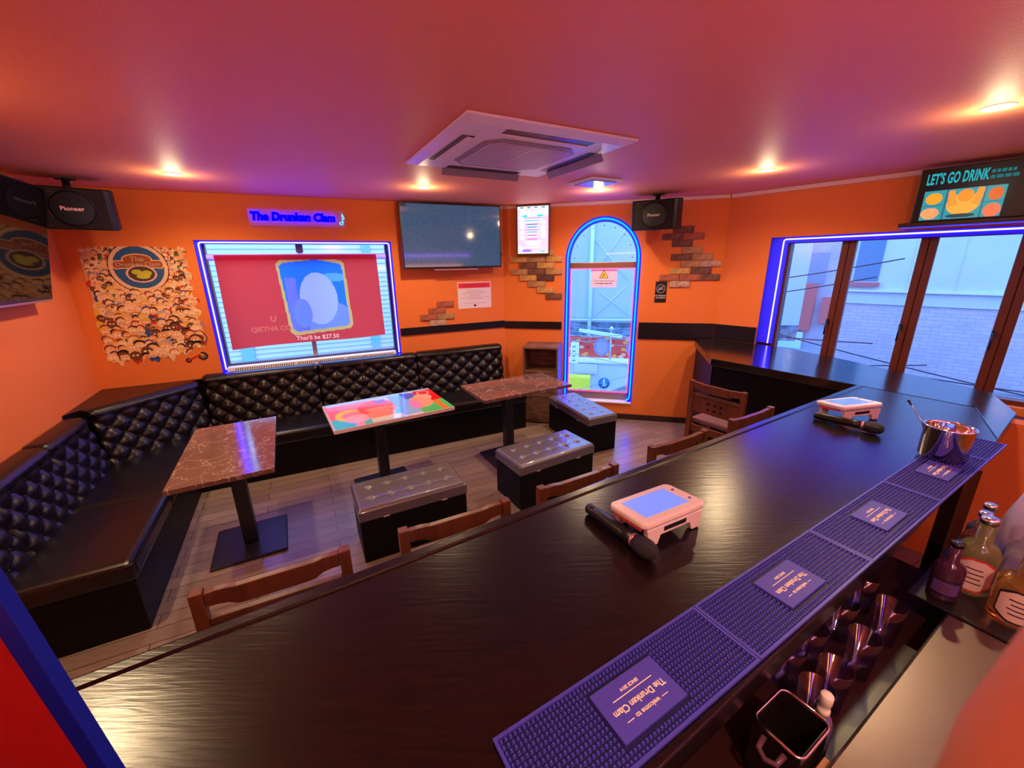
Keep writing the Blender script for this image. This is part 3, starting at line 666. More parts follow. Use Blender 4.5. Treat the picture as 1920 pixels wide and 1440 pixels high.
# ------------------------------------------------------------------ folding windows
w3 = struct(thing('window_3', None, None, onwall('C', 0, 0), wrot('C')))
a, b, z0, z1 = WC[0], 1.45, WC[2], WC[3]
mb = MB(); mb.box(a, a+0.15, 0.06, 0.16, z0, z1); mb.box(a+0.15, b, 0.06, 0.16, z1-0.055, z1); mb.box(a+0.15, b, 0.06, 0.16, z0, z0+0.035)
mb.build('window_frame', M['window_brown'], w3, bevel=0.003)
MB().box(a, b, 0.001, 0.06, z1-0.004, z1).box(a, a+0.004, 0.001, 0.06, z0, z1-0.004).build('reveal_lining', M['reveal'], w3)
xs = [a+0.15, -0.735, -0.258, 0.232, 0.722, 1.21]; mw = 0.097
for i in range(5):
    x0, x1 = xs[i], xs[i+1]-mw
    MB().box(x0, x1, 0.11, 0.116, z0+0.035, z1-0.055).build('glass', M['glass'], w3)
    mb = MB(); mb.box(x1, x1+mw*0.47, 0.085, 0.15, z0+0.035, z1-0.055); mb.box(x1+mw*0.53, x1+mw, 0.085, 0.15, z0+0.035, z1-0.055); mb.box(x1+mw*0.47, x1+mw*0.53, 0.095, 0.15, z0+0.035, z1-0.055)
    mb.build('mullion', M['window_brown'], w3, bevel=0.003)
    if i < 3:
        h = MB(); h.box(x1-0.002, x1+0.018, 0.068, 0.0845, 1.21, 1.25); h.tube([(x1+0.008, 0.07, 1.235), (x1+0.008, 0.04, 1.235), (x1+0.006, 0.04, 1.12)], 0.0065, 8)
        h.build('handle', M['black_metal'], w3)
nl = wthing('neon_light', 'white blue neon tube along the top and left of the folding windows', 'neon light', 'C', 0, 0)
MB().tube(rrect(a+0.10, 1.42, 0.99, z1-0.020, 0.02, True, 0.012)[:-1], 0.0058, 8).build('tube', M['neon_blue'], nl)
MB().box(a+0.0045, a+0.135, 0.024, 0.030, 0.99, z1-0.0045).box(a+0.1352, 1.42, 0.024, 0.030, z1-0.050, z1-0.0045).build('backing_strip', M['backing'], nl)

# lit screen on a wall shelf above the folding windows
sh = wthing('wall_shelf', 'dark wall shelf above the folding windows under the lit screen', 'shelf', 'C', 0.05, 1.982, 0.0)
MB().box(-0.52, 0.85, -0.24, -0.001, -0.014, 0.014).build('board', M['dark_wood'], sh, bevel=0.003)
ds = wthing('advertising_display', "box display with teal and orange picture on the shelf above the folding windows", 'screen', 'C', -0.16, 1.9965, 0.20)
MB().box(-0.255, 0.50, -0.012, 0.10, 0.0, 0.342).build('casing', M['black'], ds, bevel=0.006)
p = Pic(0.40, 0.30, 120, 90, (8, 12, 20))
p.rect(0.0, 0.93, 0.0, 0.62, (40, 140, 150))
p.rect(0.27, 0.29, 0, 0.62, (20, 100, 120)); p.rect(0.70, 0.72, 0, 0.62, (20, 100, 120)); p.rect(0, 0.27, 0.30, 0.315, (20, 100, 120)); p.rect(0.72, 0.93, 0.30, 0.315, (20, 100, 120))
p.ell(0.49, 0.30, 0.19, 0.22, (250, 160, 60)); p.poly([(0.32, 0.25), (0.29, 0.58), (0.36, 0.60), (0.42, 0.3)], (250, 140, 50)); p.poly([(0.58, 0.3), (0.63, 0.62), (0.70, 0.60), (0.68, 0.25)], (250, 140, 50)); p.ell(0.50, 0.47, 0.09, 0.13, (250, 135, 45)); p.ell(0.49, 0.06, 0.17, 0.04, (30, 60, 70))
p.ell(0.13, 0.45, 0.10, 0.12, (252, 150, 40)); p.ell(0.12, 0.14, 0.11, 0.12, (240, 150, 95)); p.ell(0.83, 0.46, 0.08, 0.13, (190, 95, 40)); p.ell(0.83, 0.13, 0.095, 0.14, (215, 110, 75))
p.mesh('screen', attr_mat('lit_advert', 0.3, emit=0.85), ds, loc=(-0.012, -0.0128, 0.012))
teal = emis('teal_lit_letters', (0.03, 0.42, 0.48), 0.8)
text('lettering', "LET'S GO DRINK", 0.092, teal, ds, (-0.075, -0.0145, 0.268), depth=0.0004, fat=0.003, sx=0.40, space=1.05)
t_ = MB(); rr2 = random.Random(4)
for k, zz in enumerate((0.285, 0.252)):
    x = 0.075
    while x < 0.18: l = rr2.uniform(0.012, 0.03); t_.box(x, x+l, -0.0145, -0.0135, zz-0.011, zz+0.008); x += l+0.006
t_.build('small_lettering', emis('dim_teal_letters', (0.02, 0.20, 0.22), 0.7), ds)

# ------------------------------------------------------------------ left wall television (glossy, off)
tl = wthing('television', 'glossy dark television at the left frame edge mirroring the crowd poster', 'television', 'L', 3.19, 1.935, 0.155)
tl.rotation_euler = (0.18, 0, wrot('L'))
MB().box(-0.66, 0.66, -0.01, 0.03, -0.345, 0.345).build('bezel', M['black'], tl, bevel=0.004)
MB().box(-0.65, 0.65, -0.0115, -0.0105, -0.325, 0.335).build('screen', mat('switched_off_screen', (0.006, 0.004, 0.004), 0.05, spec=0.3), tl)
MB().box(-0.66, 0.66, -0.006, 0.02, -0.360, -0.3455).build('lower_trim', M['chrome_soft'], tl, bevel=0.002)
MB().box(-0.2, 0.2, 0.0305, 0.080, -0.20, -0.05).build('wall_mount', M['black_metal'], tl)

# ------------------------------------------------------------------ speakers
M['cab'] = mat('speaker_cabinet', (0.005, 0.005, 0.006), 0.42, spec=0.3)
def speaker(loc, rz, tilt, label, brx, bry, front_r=0.105):
    t = thing('speaker', label, 'speaker', loc, rz, 'ceiling speakers')
    w, h, d = 0.44, 0.26, 0.24
    body = MB(); body.prism([(-w/2, d/2-0.06), (-w/2+0.06, d/2), (w/2-0.06, d/2), (w/2, d/2-0.06), (w/2-0.015, -d/2+0.02), (w/2-0.05, -d/2), (-w/2+0.05, -d/2), (-w/2+0.015, -d/2+0.02)], -h/2, h/2)
    o = body.build('cabinet', M['cab'], t, bevel=0.008); o.rotation_euler = (tilt, 0, 0)
    g = MB().lathe([(0.0, -0.012), (0.095, -0.010), (0.108, -0.002), (0.108, 0.001), (0.0, 0.001)], 32, c=(0, -d/2-0.0005, 0), axis='y').build('grille', mat('black_mesh_grille', (0.01, 0.01, 0.012), 0.45, bump=1, bscale=900), t)
    g.rotation_euler = (tilt, 0, 0)
    r = MB().tube([(0.112*math.cos(2*PI*i/32), -d/2-0.003, 0.112*math.sin(2*PI*i/32)) for i in range(32)], 0.003, 6, True).build('grille_ring', M['black_gloss'], t); r.rotation_euler = (tilt, 0, 0)
    tt = text('logo', 'Pioneer', 0.036, mat('silver_logo', (0.8, 0.75, 0.8), 0.2, metal=0.5), t, (0, 0, 0), depth=0.001, fat=0.0005)
    R = Euler((tilt, 0, 0)).to_matrix(); tt.location = R @ Vector((0.0, -d/2-0.014, 0.0)); tt.rotation_euler = (PI/2+tilt, 0, 0)
    top = CEIL-loc[2]
    MB().box(-0.05+brx, 0.05+brx, -0.05+bry, 0.05+bry, top-0.012, top-0.0005).tube([(brx, bry, top-0.012), (brx, bry, top-0.05), (0, 0.0, h/2+0.01), (0, 0, h/2-0.02)], [0.022, 0.02, 0.022, 0.022], 10).build('bracket', M['black_metal'], t)
    return t
sp1 = speaker((-2.955, 2.985, 2.175), math.radians(42), 0.12, 'black box speaker hanging in the left corner beside the glossy television', 0, 0.02)
sp2 = speaker((1.385, 4.09, 2.185), math.radians(-29), 0.10, 'black box speaker hanging right of the arched window', 0, 0.02)

# ------------------------------------------------------------------ ceiling: downlights, air conditioner, vent
LNAME = ['round downlight at the left above the crowd poster', 'round downlight above the television on the window wall', 'round downlight in front of the arched window beside small vent',
         'round downlight right of the second speaker', 'round downlight nearest the advertising display, far right']
for i, (x, y) in enumerate(LIGHTS):
    d = thing('downlight', LNAME[i] if i < 5 else ['round downlight beyond the left frame edge above the sofa end', 'round downlight above the bartender side, out of the frame'][i-5], 'ceiling light', (x, y, CEIL), 0, 'ceiling downlights')
    MB().lathe([(0.0365, -0.0006), (0.0365, -0.0045), (0.050, -0.0055), (0.055, -0.002), (0.055, -0.0006)], 24, cap=False).build('trim_ring', M['cream_plastic'], d)
    MB().lathe([(0.0, -0.010), (0.015, -0.009), (0.028, -0.006), (0.036, -0.0008), (0.0, -0.0008)], 24).build('lens', M['lamp'], d)
    add_light('downlight_bulb', 'POINT', (x, y, CEIL-0.085), BULB_W, WARM, 0.04)
    add_light('downlight_lamp', 'SPOT', (x, y, CEIL-0.012), LAMP_W*(1.0 if i < 5 else 1.25), WARM, 0.035, 2.75, 0.75)

ac = thing('air_conditioner', 'large square white ceiling cassette air conditioner in the middle of the ceiling', 'air conditioner', (0.027, 2.530, CEIL), math.radians(28.5))
H = 0.475
mb = MB(); z = -0.028
mb.add([(-H, -H, -0.0005), (H, -H, -0.0005), (H, H, -0.0005), (-H, H, -0.0005), (-H, -H, -0.012), (H, -H, -0.012), (H, H, -0.012), (-H, H, -0.012),
        (-H+0.055, -H+0.055, z), (H-0.055, -H+0.055, z), (H-0.055, H-0.055, z), (-H+0.055, H-0.055, z)],
       [(0, 1, 2, 3), (0, 4, 5, 1), (1, 5, 6, 2), (2, 6, 7, 3), (3, 7, 4, 0), (4, 8, 9, 5), (5, 9, 10, 6), (6, 10, 11, 7), (7, 11, 8, 4), (8, 11, 10, 9)])
mb.build('panel', M['white'], ac, bevel=0.004)
for k in range(4):
    R = Matrix.Rotation(k*PI/2, 4, 'Z')
    sl = MB(); sl.M = R; sl.box(-0.25, 0.25, -0.405, -0.340, -0.0295, -0.0285); sl.build('outlet_slot', M['black'], ac)
    vn = MB(); vn.M = R
    if k in (1, 2): vn.add([(-0.27, -0.405, -0.030), (0.27, -0.405, -0.030), (0.27, -0.425, -0.066), (-0.27, -0.425, -0.066), (-0.27, -0.401, -0.030), (0.27, -0.401, -0.030), (0.27, -0.420, -0.068), (-0.27, -0.420, -0.068)],
                      [(0, 1, 2, 3), (4, 7, 6, 5), (0, 4, 5, 1), (2, 6, 7, 3), (1, 5, 6, 2), (0, 3, 7, 4)]); vm = M['grey_flap']
    elif k == 0: vn.box(-0.25, 0.25, -0.344, -0.338, -0.036, -0.0295); vm = M['white']
    else:
        vn.add([(-0.24, -0.375+0.0, -0.0298), (0.24, -0.375, -0.0298), (0.24, -0.335, -0.034), (-0.24, -0.335, -0.034), (-0.24, -0.375, -0.033), (0.24, -0.375, -0.033), (0.24, -0.335, -0.038), (-0.24, -0.335, -0.038)],
               [(0, 1, 2, 3), (4, 7, 6, 5), (0, 4, 5, 1), (2, 6, 7, 3), (1, 5, 6, 2), (0, 3, 7, 4)]); vm = M['white']
    vn.build('vane', vm, ac)
oc = [(-0.27, -0.20), (-0.20, -0.27), (0.20, -0.27), (0.27, -0.20), (0.27, 0.20), (0.20, 0.27), (-0.20, 0.27), (-0.27, 0.20)]
MB().prism(oc, -0.034, -0.0285).build('grille_plate', M['grey_flap'], ac, bevel=0.002)
g = MB()
for i in range(34):
    x = -0.235+i*0.01425; l = 0.235 if abs(x) < 0.2 else 0.235-(abs(x)-0.2)
    g.box(x-0.0035, x+0.0035, -l, l, -0.039, -0.0345)
g.box(-0.006, 0.006, -0.236, 0.236, -0.041, -0.0395)
g.build('grille_ribs', mat('lilac_grille', (0.75, 0.72, 0.76), 0.35), ac)
vt = thing('ceiling_vent', 'small square ceiling vent between air conditioner and arched window', 'vent', (0.668, 3.443, CEIL), math.radians(29))
MB().box(-0.15, 0.15, -0.15, 0.15, -0.018, -0.0008).build('frame', M['white'], vt, bevel=0.008)
MB().box(-0.115, 0.115, -0.115, 0.115, -0.026, -0.0185).build('cover', mat('glossy_vent_cover', (0.5, 0.5, 0.6), 0.12, spec=1), vt, bevel=0.003)

# ------------------------------------------------------------------ sofa
so = thing('corner_sofa', 'long black tufted leather corner sofa under the flag window and left wall', 'sofa', (LC.x, LC.y, 0))
def smooth(x): x = max(0, min(1, x)); return x*x*(3-2*x)
def back_section(L, zt, zb=0.36, tb=0.20, tt=0.13, endr=False):
    """tufted cushion: local x 0..L, room side -y, wall at y=0"""
    aa = L/max(1, round(L/0.155)); bb = 0.0675; zr = zt-0.085
    mb = MB(); r = 0.055
    prof = []   # (y, z, front weight)
    nf = 46
    for i in range(nf+1): t = i/nf; prof.append((-(tb+(tt-tb)*t), zb+(zt-r-zb)*t, 1))
    for i in range(1, 9): t = PI/2*i/8; prof.append((-tt+r-r*math.cos(t), zt-r+r*math.sin(t), 1-i/8))
    prof.append((-0.03, zt+0.002, 0)); prof.append((-0.006, zt-0.004, 0)); prof.append((-0.006, zb, 0))
    nu = max(12, int(L/0.0125))
    def fn(u, v):
        k = int(round(v*(len(prof)-1))); y, z, wt = prof[k]; x = u*L
        U = x/aa-(z-zr)/(2*bb); Vv = x/aa+(z-zr)/(2*bb)
        s = abs(math.sin(PI*U)*math.sin(PI*Vv))
        hgt = s**0.42
        if z > zr: hgt = hgt+(1-hgt)*smooth((z-zr)/0.05)*0.95
        e = min(smooth(x/0.02), smooth((L-x)/0.02))
        hh = (0.034*hgt-0.034)*wt
        return (0.004+x*(L-0.008)/L, y-hh+0.022*wt*(1-e), z-0.012*(1-e)*(1-wt))
    mb.grid(fn, nu, len(prof)-1)
    # end caps
    for sgn, u in ((0, 0.0), (1, 1.0)):
        ring = [fn(u, k/(len(prof)-1)) for k in range(len(prof))]
        f = tuple(range(len(ring)))
        mb.add(ring, [f if sgn == 0 else f[::-1]])
    # buttons
    j = 0
    while True:
        z = zr-j*bb
        if z < zb+0.03: break
        o = 0.5*aa if j % 2 else 0; t = (z-zb)/(zt-r-zb); y = -(tb+(tt-tb)*t)+0.030
        k = 0
        while o+k*aa < L-0.02:
            x = o+k*aa
            if x > 0.03: mb.lathe([(0.0, -0.008), (0.005, -0.0065), (0.0085, -0.001), (0.0085, 0.004)], 8, c=(x, y, z), axis='y')
            k += 1
        j += 1
    return mb
def sofa_back(p0, p1, zt, **kw):
    p0 = Vector(p0); p1 = Vector(p1); a_ = math.atan2(p1.y-p0.y, p1.x-p0.x)
    mb = back_section((p1-p0).length, zt, **kw)
    MM = Matrix.Translation((p0.x, p0.y, 0)) @ Matrix.Rotation(a_, 4, 'Z')
    mb.v = [tuple(MM @ Vector(q)) for q in mb.v]
    return mb.build('backrest_section', M['leather'], so, world=True)
PA = lambda s, off=0.0: onwall('A', s, 0, off).to_2d()
PL = lambda s, off=0.0: onwall('L', s, 0, off).to_2d()
# wall A sections (x positions follow the seams)
for s0, s1, z in ((-1.02, -0.095, 0.865), (-0.095, 0.868, 0.872), (0.868, 1.86, 0.875)):
    sofa_back(PA(s0, 0.004), PA(s1, 0.004), z)
# left wall sections
for s0, s1, z in ((2.315, 2.62, 0.800), (2.62, 3.18, 0.803), (3.18, 3.72, 0.806)):
    sofa_back(PL(s0, 0.004), PL(s1, 0.004), z)
# chamfered corner section
c0 = PL(3.72, 0.004); c1 = PA(-1.02, 0.004)
n0 = PL(3.72, 0.15); n1 = PA(-1.02, 0.15)
dirc = (n1-n0).normalized(); nrm = Vector((-dirc.y, dirc.x))
q0 = n0+nrm*0.13; q1 = n1+nrm*0.13
sofa_back(q0, q1, 0.835)
MB().prism([V2(c0), V2(LC+Vector((0.006, -0.006))), V2(c1), V2(q1+nrm*0.0), V2(q0)], 0.36, 0.824).build('corner_filler', M['leather'], so, world=True)
# seats
seatA = MB(); seatA.M = wallM('A'); seatA.box(-1.10, 1.925, -0.62, -0.005, 0.30, 0.418)
seatA.build('seat_cushion', M['leather'], so, world=True, bevel=0.035, seg=4)
seatL = MB(); seatL.M = wallM('L'); seatL.box(2.31, 3.05, -0.63, -0.005, 0.30, 0.416); seatL.build('seat_cushion', M['leather'], so, world=True, bevel=0.035, seg=4)
seatL = MB(); seatL.M = wallM('L'); seatL.box(3.055, 4.40, -0.63, -0.005, 0.30, 0.4165); seatL.build('seat_cushion', M['leather'], so, world=True, bevel=0.035, seg=4)
bA = MB(); bA.M = wallM('A'); bA.box(-1.10, 1.920, -0.60, -0.005, 0.0005, 0.30); bA.build('base', M['leather_dull'], so, world=True, bevel=0.006)
bL = MB(); bL.M = wallM('L'); bL.box(2.33, 4.40, -0.61, -0.005, 0.0005, 0.30); bL.build('base', M['leather_dull'], so, world=True, bevel=0.006)

bk = MB(); bk.tube([(0.7, 0.030, 1.96), (4.6, 0.030, 1.96)], 0.008, 8)
tag(bk.build('neon_tube', emis('back_bar_violet_neon', (0.24, 0.09, 1.0), 26), loc=(BL.x, BL.y, 0), rz=ang), 'violet blue neon tube along the back bar wall, behind the camera', 'neon tube')
bk = MB(); bk.tube([(0.8, 0.030, 1.72), (4.4, 0.030, 1.72)], 0.009, 8)  # unseen warm strip, added to brighten the ceiling
tag(bk.build('led_strip', emis('added_warm_fill', (1.0, 0.52, 0.30), 22), loc=(BL.x, BL.y, 0), rz=ang), 'added unseen warm light strip along the back bar wall, behind the camera', 'light strip')
# ------------------------------------------------------------------ tables
def table(loc, rz, L, Wd, topmat, label, pic=None, base_off=(0, 0), bs=(0.44, 0.42)):
    t = thing('pedestal_table', label, 'table', (*loc, 0), rz, 'pedestal tables in front of the sofa')
    MB().box(-L/2, L/2, -Wd/2, Wd/2, 0.672, 0.700).build('tabletop', [topmat], t, bevel=0.003)
    if pic: pic.mesh('printed_surface', M['print_gloss'], t, loc=(0, 0, 0.7006), flat=True)
    bx, by = base_off
    MB().box(bx-0.04, bx+0.04, by-0.04, by+0.04, 0.018, 0.655).build('column', M['black_metal'], t, bevel=0.006)
    MB().box(bx-0.15, bx+0.15, by-0.15, by+0.15, 0.655, 0.6715).build('top_bracket', M['black_metal'], t)
    MB().box(bx-bs[0]/2, bx+bs[0]/2, by-bs[1]/2, by+bs[1]/2, 0.0005, 0.018).build('base_plate', M['black_metal'], t, bevel=0.008)
    return t
table((-1.768, 2.323), math.radians(-61.5), 0.935, 0.492, M['marble'], 'brown marble pedestal table at the left end of the sofa')
table((0.037, 3.555), math.radians(29.0), 0.885, 0.51, M['marble'], 'brown marble pedestal table near the arched window', base_off=(-0.09, 0.0), bs=(0.42, 0.42))
p = Pic(0.88, 0.594, 176, 118, (190, 215, 245))     # local x to the right, y up = away from the bar
p.rect(0, 0.45, 0.35, 0.88, (245, 105, 135)); p.rect(0, 0.62, 0.0, 0.35, (60, 200, 205)); p.ell(0.30, 0.70, 0.20, 0.2, (225, 130, 150))
p.ell(0.17, 0.42, 0.12, 0.22, (245, 205, 90)); p.ell(0.19, 0.40, 0.09, 0.15, (230, 140, 160)); p.ell(0.21, 0.26, 0.10, 0.15, (235, 175, 190)); p.rect(0.17, 0.24, 0.0, 0.12, (240, 150, 150))
p.ell(0.42, 0.55, 0.17, 0.30, (232, 90, 80)); p.ell(0.43, 0.48, 0.13, 0.08, (245, 150, 130)); p.ell(0.41, 0.28, 0.12, 0.17, (250, 145, 120)); p.rect(0.42, 0.52, 0.70, 0.84, (150, 110, 210)); p.rect(0.30, 0.62, 0.02, 0.16, (215, 215, 200))
p.rect(0.56, 0.74, 0.05, 0.92, (120, 190, 245)); p.poly([(0.68, 0.95), (0.82, 0.9), (0.84, 0.70), (0.70, 0.65)], (60, 100, 210))
p.rect(0.82, 1.0, 0.42, 0.95, (215, 25, 38)); p.rect(0.72, 1.0, 0.0, 0.42, (50, 205, 110)); p.rect(0.90, 0.955, 0.0, 0.42, (225, 125, 45))
p.ell(0.85, 0.62, 0.085, 0.16, (245, 170, 150)); p.ell(0.80, 0.45, 0.10, 0.24, (248, 165, 135)); p.ell(0.73, 0.38, 0.05, 0.2, (225, 140, 200))
p.ell(0.90, 0.82, 0.06, 0.11, (225, 150, 165)); p.ell(0.90, 0.82, 0.045, 0.08, (190, 40, 60)); p.rect(0, 1, 0.95, 1, (150, 200, 245)); p.rect(0, 0.012, 0, 1, (200, 185, 225))
table((-0.986, 3.022), math.radians(31.0), 0.885, 0.60, M['cream_plastic'], 'pedestal table with bright red, blue and green cartoon coloured printed top', pic=p, base_off=(-0.07, 0.06), bs=(0.44, 0.42))

# ------------------------------------------------------------------ ottomans
def ottoman(loc, rz, label, L=0.72, Wd=0.37, h=0.372):
    t = thing('ottoman', label, 'ottoman', (*loc, 0), rz, 'storage ottomans')
    MB().box(-L/2+0.004, L/2-0.004, -Wd/2+0.004, Wd/2-0.004, 0.0005, h-0.085).build('box_body', M['leather_dull'], t, bevel=0.006)
    mb = MB(); zt = h; x0 = L/2; y0 = Wd/2
    nb = 5; ax = L/(nb+0.6); ay = Wd/3
    btn = [((i-(nb-1)/2)*ax, (j-0.5)*ay*1.15) for i in range(nb) for j in range(2)]
    def fn(u, v):
        x = (u*2-1)*x0; y = (v*2-1)*y0
        ed = min(x0-abs(x), y0-abs(y)); r = 0.022
        z = zt-(r-math.sqrt(max(0, r*r-max(0, r-ed)**2)))*0.9
        for (bx, by) in btn:
            d = math.hypot(x-bx, y-by); z -= 0.013*math.exp(-(d/0.018)**2)
            if abs(y-by) < 0.006: z -= 0.0030*math.exp(-(abs(x-bx)/0.06)**2)
            if abs(x-bx) < 0.006: z -= 0.0030*math.exp(-(abs(y-by)/0.06)**2)
        return (x, y, z)
    mb.grid(fn, 72, 36)
    zl = h-0.080
    mb.add([(-x0, -y0, zl), (x0, -y0, zl), (x0, y0, zl), (-x0, y0, zl), (-x0, -y0, zt-0.0195), (x0, -y0, zt-0.0195), (x0, y0, zt-0.0195), (-x0, y0, zt-0.0195)],
           [(0, 3, 2, 1), (0, 1, 5, 4), (1, 2, 6, 5), (2, 3, 7, 6), (3, 0, 4, 7)])
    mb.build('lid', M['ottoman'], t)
    for x in (-L*0.27, L*0.27): MB().box(x-0.018, x+0.018, -y0-0.0025, -y0+0.002, zl-0.004, zl+0.003).build('pull_tab', M['cream_trim'], t)
    return t
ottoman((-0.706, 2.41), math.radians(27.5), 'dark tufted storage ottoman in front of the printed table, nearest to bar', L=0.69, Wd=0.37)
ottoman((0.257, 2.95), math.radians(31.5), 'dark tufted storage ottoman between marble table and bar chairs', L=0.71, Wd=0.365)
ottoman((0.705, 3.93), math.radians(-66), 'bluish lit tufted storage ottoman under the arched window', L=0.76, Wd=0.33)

# shelf box against wall B
cb = wthing('shelf_box', 'open wooden shelf box standing against the wall left of arched window', 'shelf', 'B', -0.752, 0.0, 0.01)
w_, d_ = 0.195, 0.33
MB().box(-w_, w_, -d_, -0.002, 0.868, 0.89).build('top_board', M['crate'], cb, bevel=0.003)
for sx in (-1, 1): MB().box(min(sx*w_, sx*(w_-0.018)), max(sx*w_, sx*(w_-0.018)), -d_, -0.002, 0.0005, 0.8675).build('side_panel', M['crate'], cb, bevel=0.002)
MB().box(-w_+0.0185, w_-0.0185, -0.012, -0.002, 0.0005, 0.8675).build('back_panel', M['crate'], cb)
for z in (0.02, 0.30, 0.60): MB().box(-w_+0.0185, w_-0.0185, -d_+0.005, -0.0125, z, z+0.018).build('shelf', M['crate'], cb)
MB().box(-w_+0.0185, w_-0.0185, -d_+0.002, -d_+0.0045, 0.325, 0.595).build('door', M['crate'], cb)
MB().box(-w_+0.0185, w_-0.0185, -d_+0.002, -d_+0.0045, 0.045, 0.295).build('door', M['crate'], cb)

# ------------------------------------------------------------------ bar counter and ledge
BZ = 0.98; TB = 0.06
far_l, near_l = (-1.30, 0.373), (-0.93, -0.27)
P2, P3 = (2.216, 2.485), (1.667, 3.295)
bar = thing('bar_counter', 'dark lacquered wooden bar counter with a raised front edge crossing the foreground', 'bar', (0.3, 0.75, 0))
P8 = (2.152, 1.640); P7 = (2.612, 1.951)
MB().prism([far_l, P2, (2.50, 2.05), P8, near_l], BZ-TB, BZ-0.0008).build('countertop', M['bar'], bar, world=True, bevel=0.004)
# rounded nosing strip with a groove along the customers' side
d = (Vector(P2)-Vector(far_l)).normalized(); nn = Vector((-d.y, d.x)); La = (Vector(P2)-Vector(far_l)).length
ns_ = MB(); ns_.M = Matrix.Translation((far_l[0], far_l[1], 0)) @ Matrix.Rotation(math.atan2(d.y, d.x), 4, 'Z')
pr = [(0.0, BZ-TB-0.004), (0.0, BZ-0.008), (-0.004, BZ+0.001), (-0.012, BZ+0.005), (-0.036, BZ+0.005), (-0.041, BZ+0.001), (-0.043, BZ-0.004), (-0.043, BZ-TB-0.004)]
n = len(pr); vs = [(0, q[0], q[1]) for q in pr]+[(La-0.001, q[0], q[1]) for q in pr]
ns_.M = ns_.M @ Matrix.Translation((0, 0.0015, 0))
ns_.add(vs, [(i, (i+1) % n, n+(i+1) % n, n+i) for i in range(n)]+[tuple(range(n))[::-1], tuple(range(n, 2*n))], 0)
ns_.build('nosing_strip', M['bar'], bar, world=True)
fp = lambda q, k: (q[0]-nn.x*k, q[1]-nn.y*k)
bp_ = MB(); bp_.M = Matrix.Translation((far_l[0], far_l[1], 0)) @ Matrix.Rotation(math.atan2(d.y, d.x), 4, 'Z'); bp_.box(0.03, La+0.24, -0.27, -0.245, 0.0005, BZ-TB-0.001)
bp_.build('front_panel', M['bar_side'], bar, world=True)
MB().box(1.86, 1.92, 1.475, 1.535, 0.0005, BZ-TB-0.001).build('support_post', M['dark_wood'], bar, world=True)
# ledge below the folding windows
lg = thing('window_ledge', 'dark glossy counter ledge running below the folding windows', 'counter', (2.3, 3.2, 0))
led = [P3, (1.895, 4.118), (2.062, 4.220), (2.385, 3.855), (2.537, 3.619), (2.666, 3.277), (2.743, 2.910), (2.815, 2.586), (2.874, 2.300), P7, (P8[0]+0.004, P8[1]+0.003), (2.503, 2.055), (P2[0]+0.004, P2[1]+0.003)]
led = [(1.667, 3.295), (1.890, 4.110), (2.060, 4.212), (2.380, 3.850), (2.537, 3.619), (2.666, 3.277), (2.743, 2.910), (2.815, 2.586), (2.874, 2.300), (2.612, 1.951), (2.156, 1.643), (2.504, 2.051), (2.2195, 2.4875)]
MB().prism(led, BZ-TB, BZ).build('countertop', M['ledge'], lg, world=True, bevel=0.004)
pl = [(1.745, 3.42), (1.78, 3.43), (2.42, 2.485), (2.39, 2.465)]
MB().prism([(1.765, 3.42), (1.79, 3.437), (2.43, 2.500), (2.405, 2.483)], 0.0005, BZ-TB-0.001).build('front_panel', M['bar_side'], lg, world=True)
MB().prism([(1.765, 3.45), (1.789, 3.44), (1.935, 4.10), (1.91, 4.105)], 0.0005, BZ-TB-0.001).build('end_panel', M['bar_side'], lg, world=True)

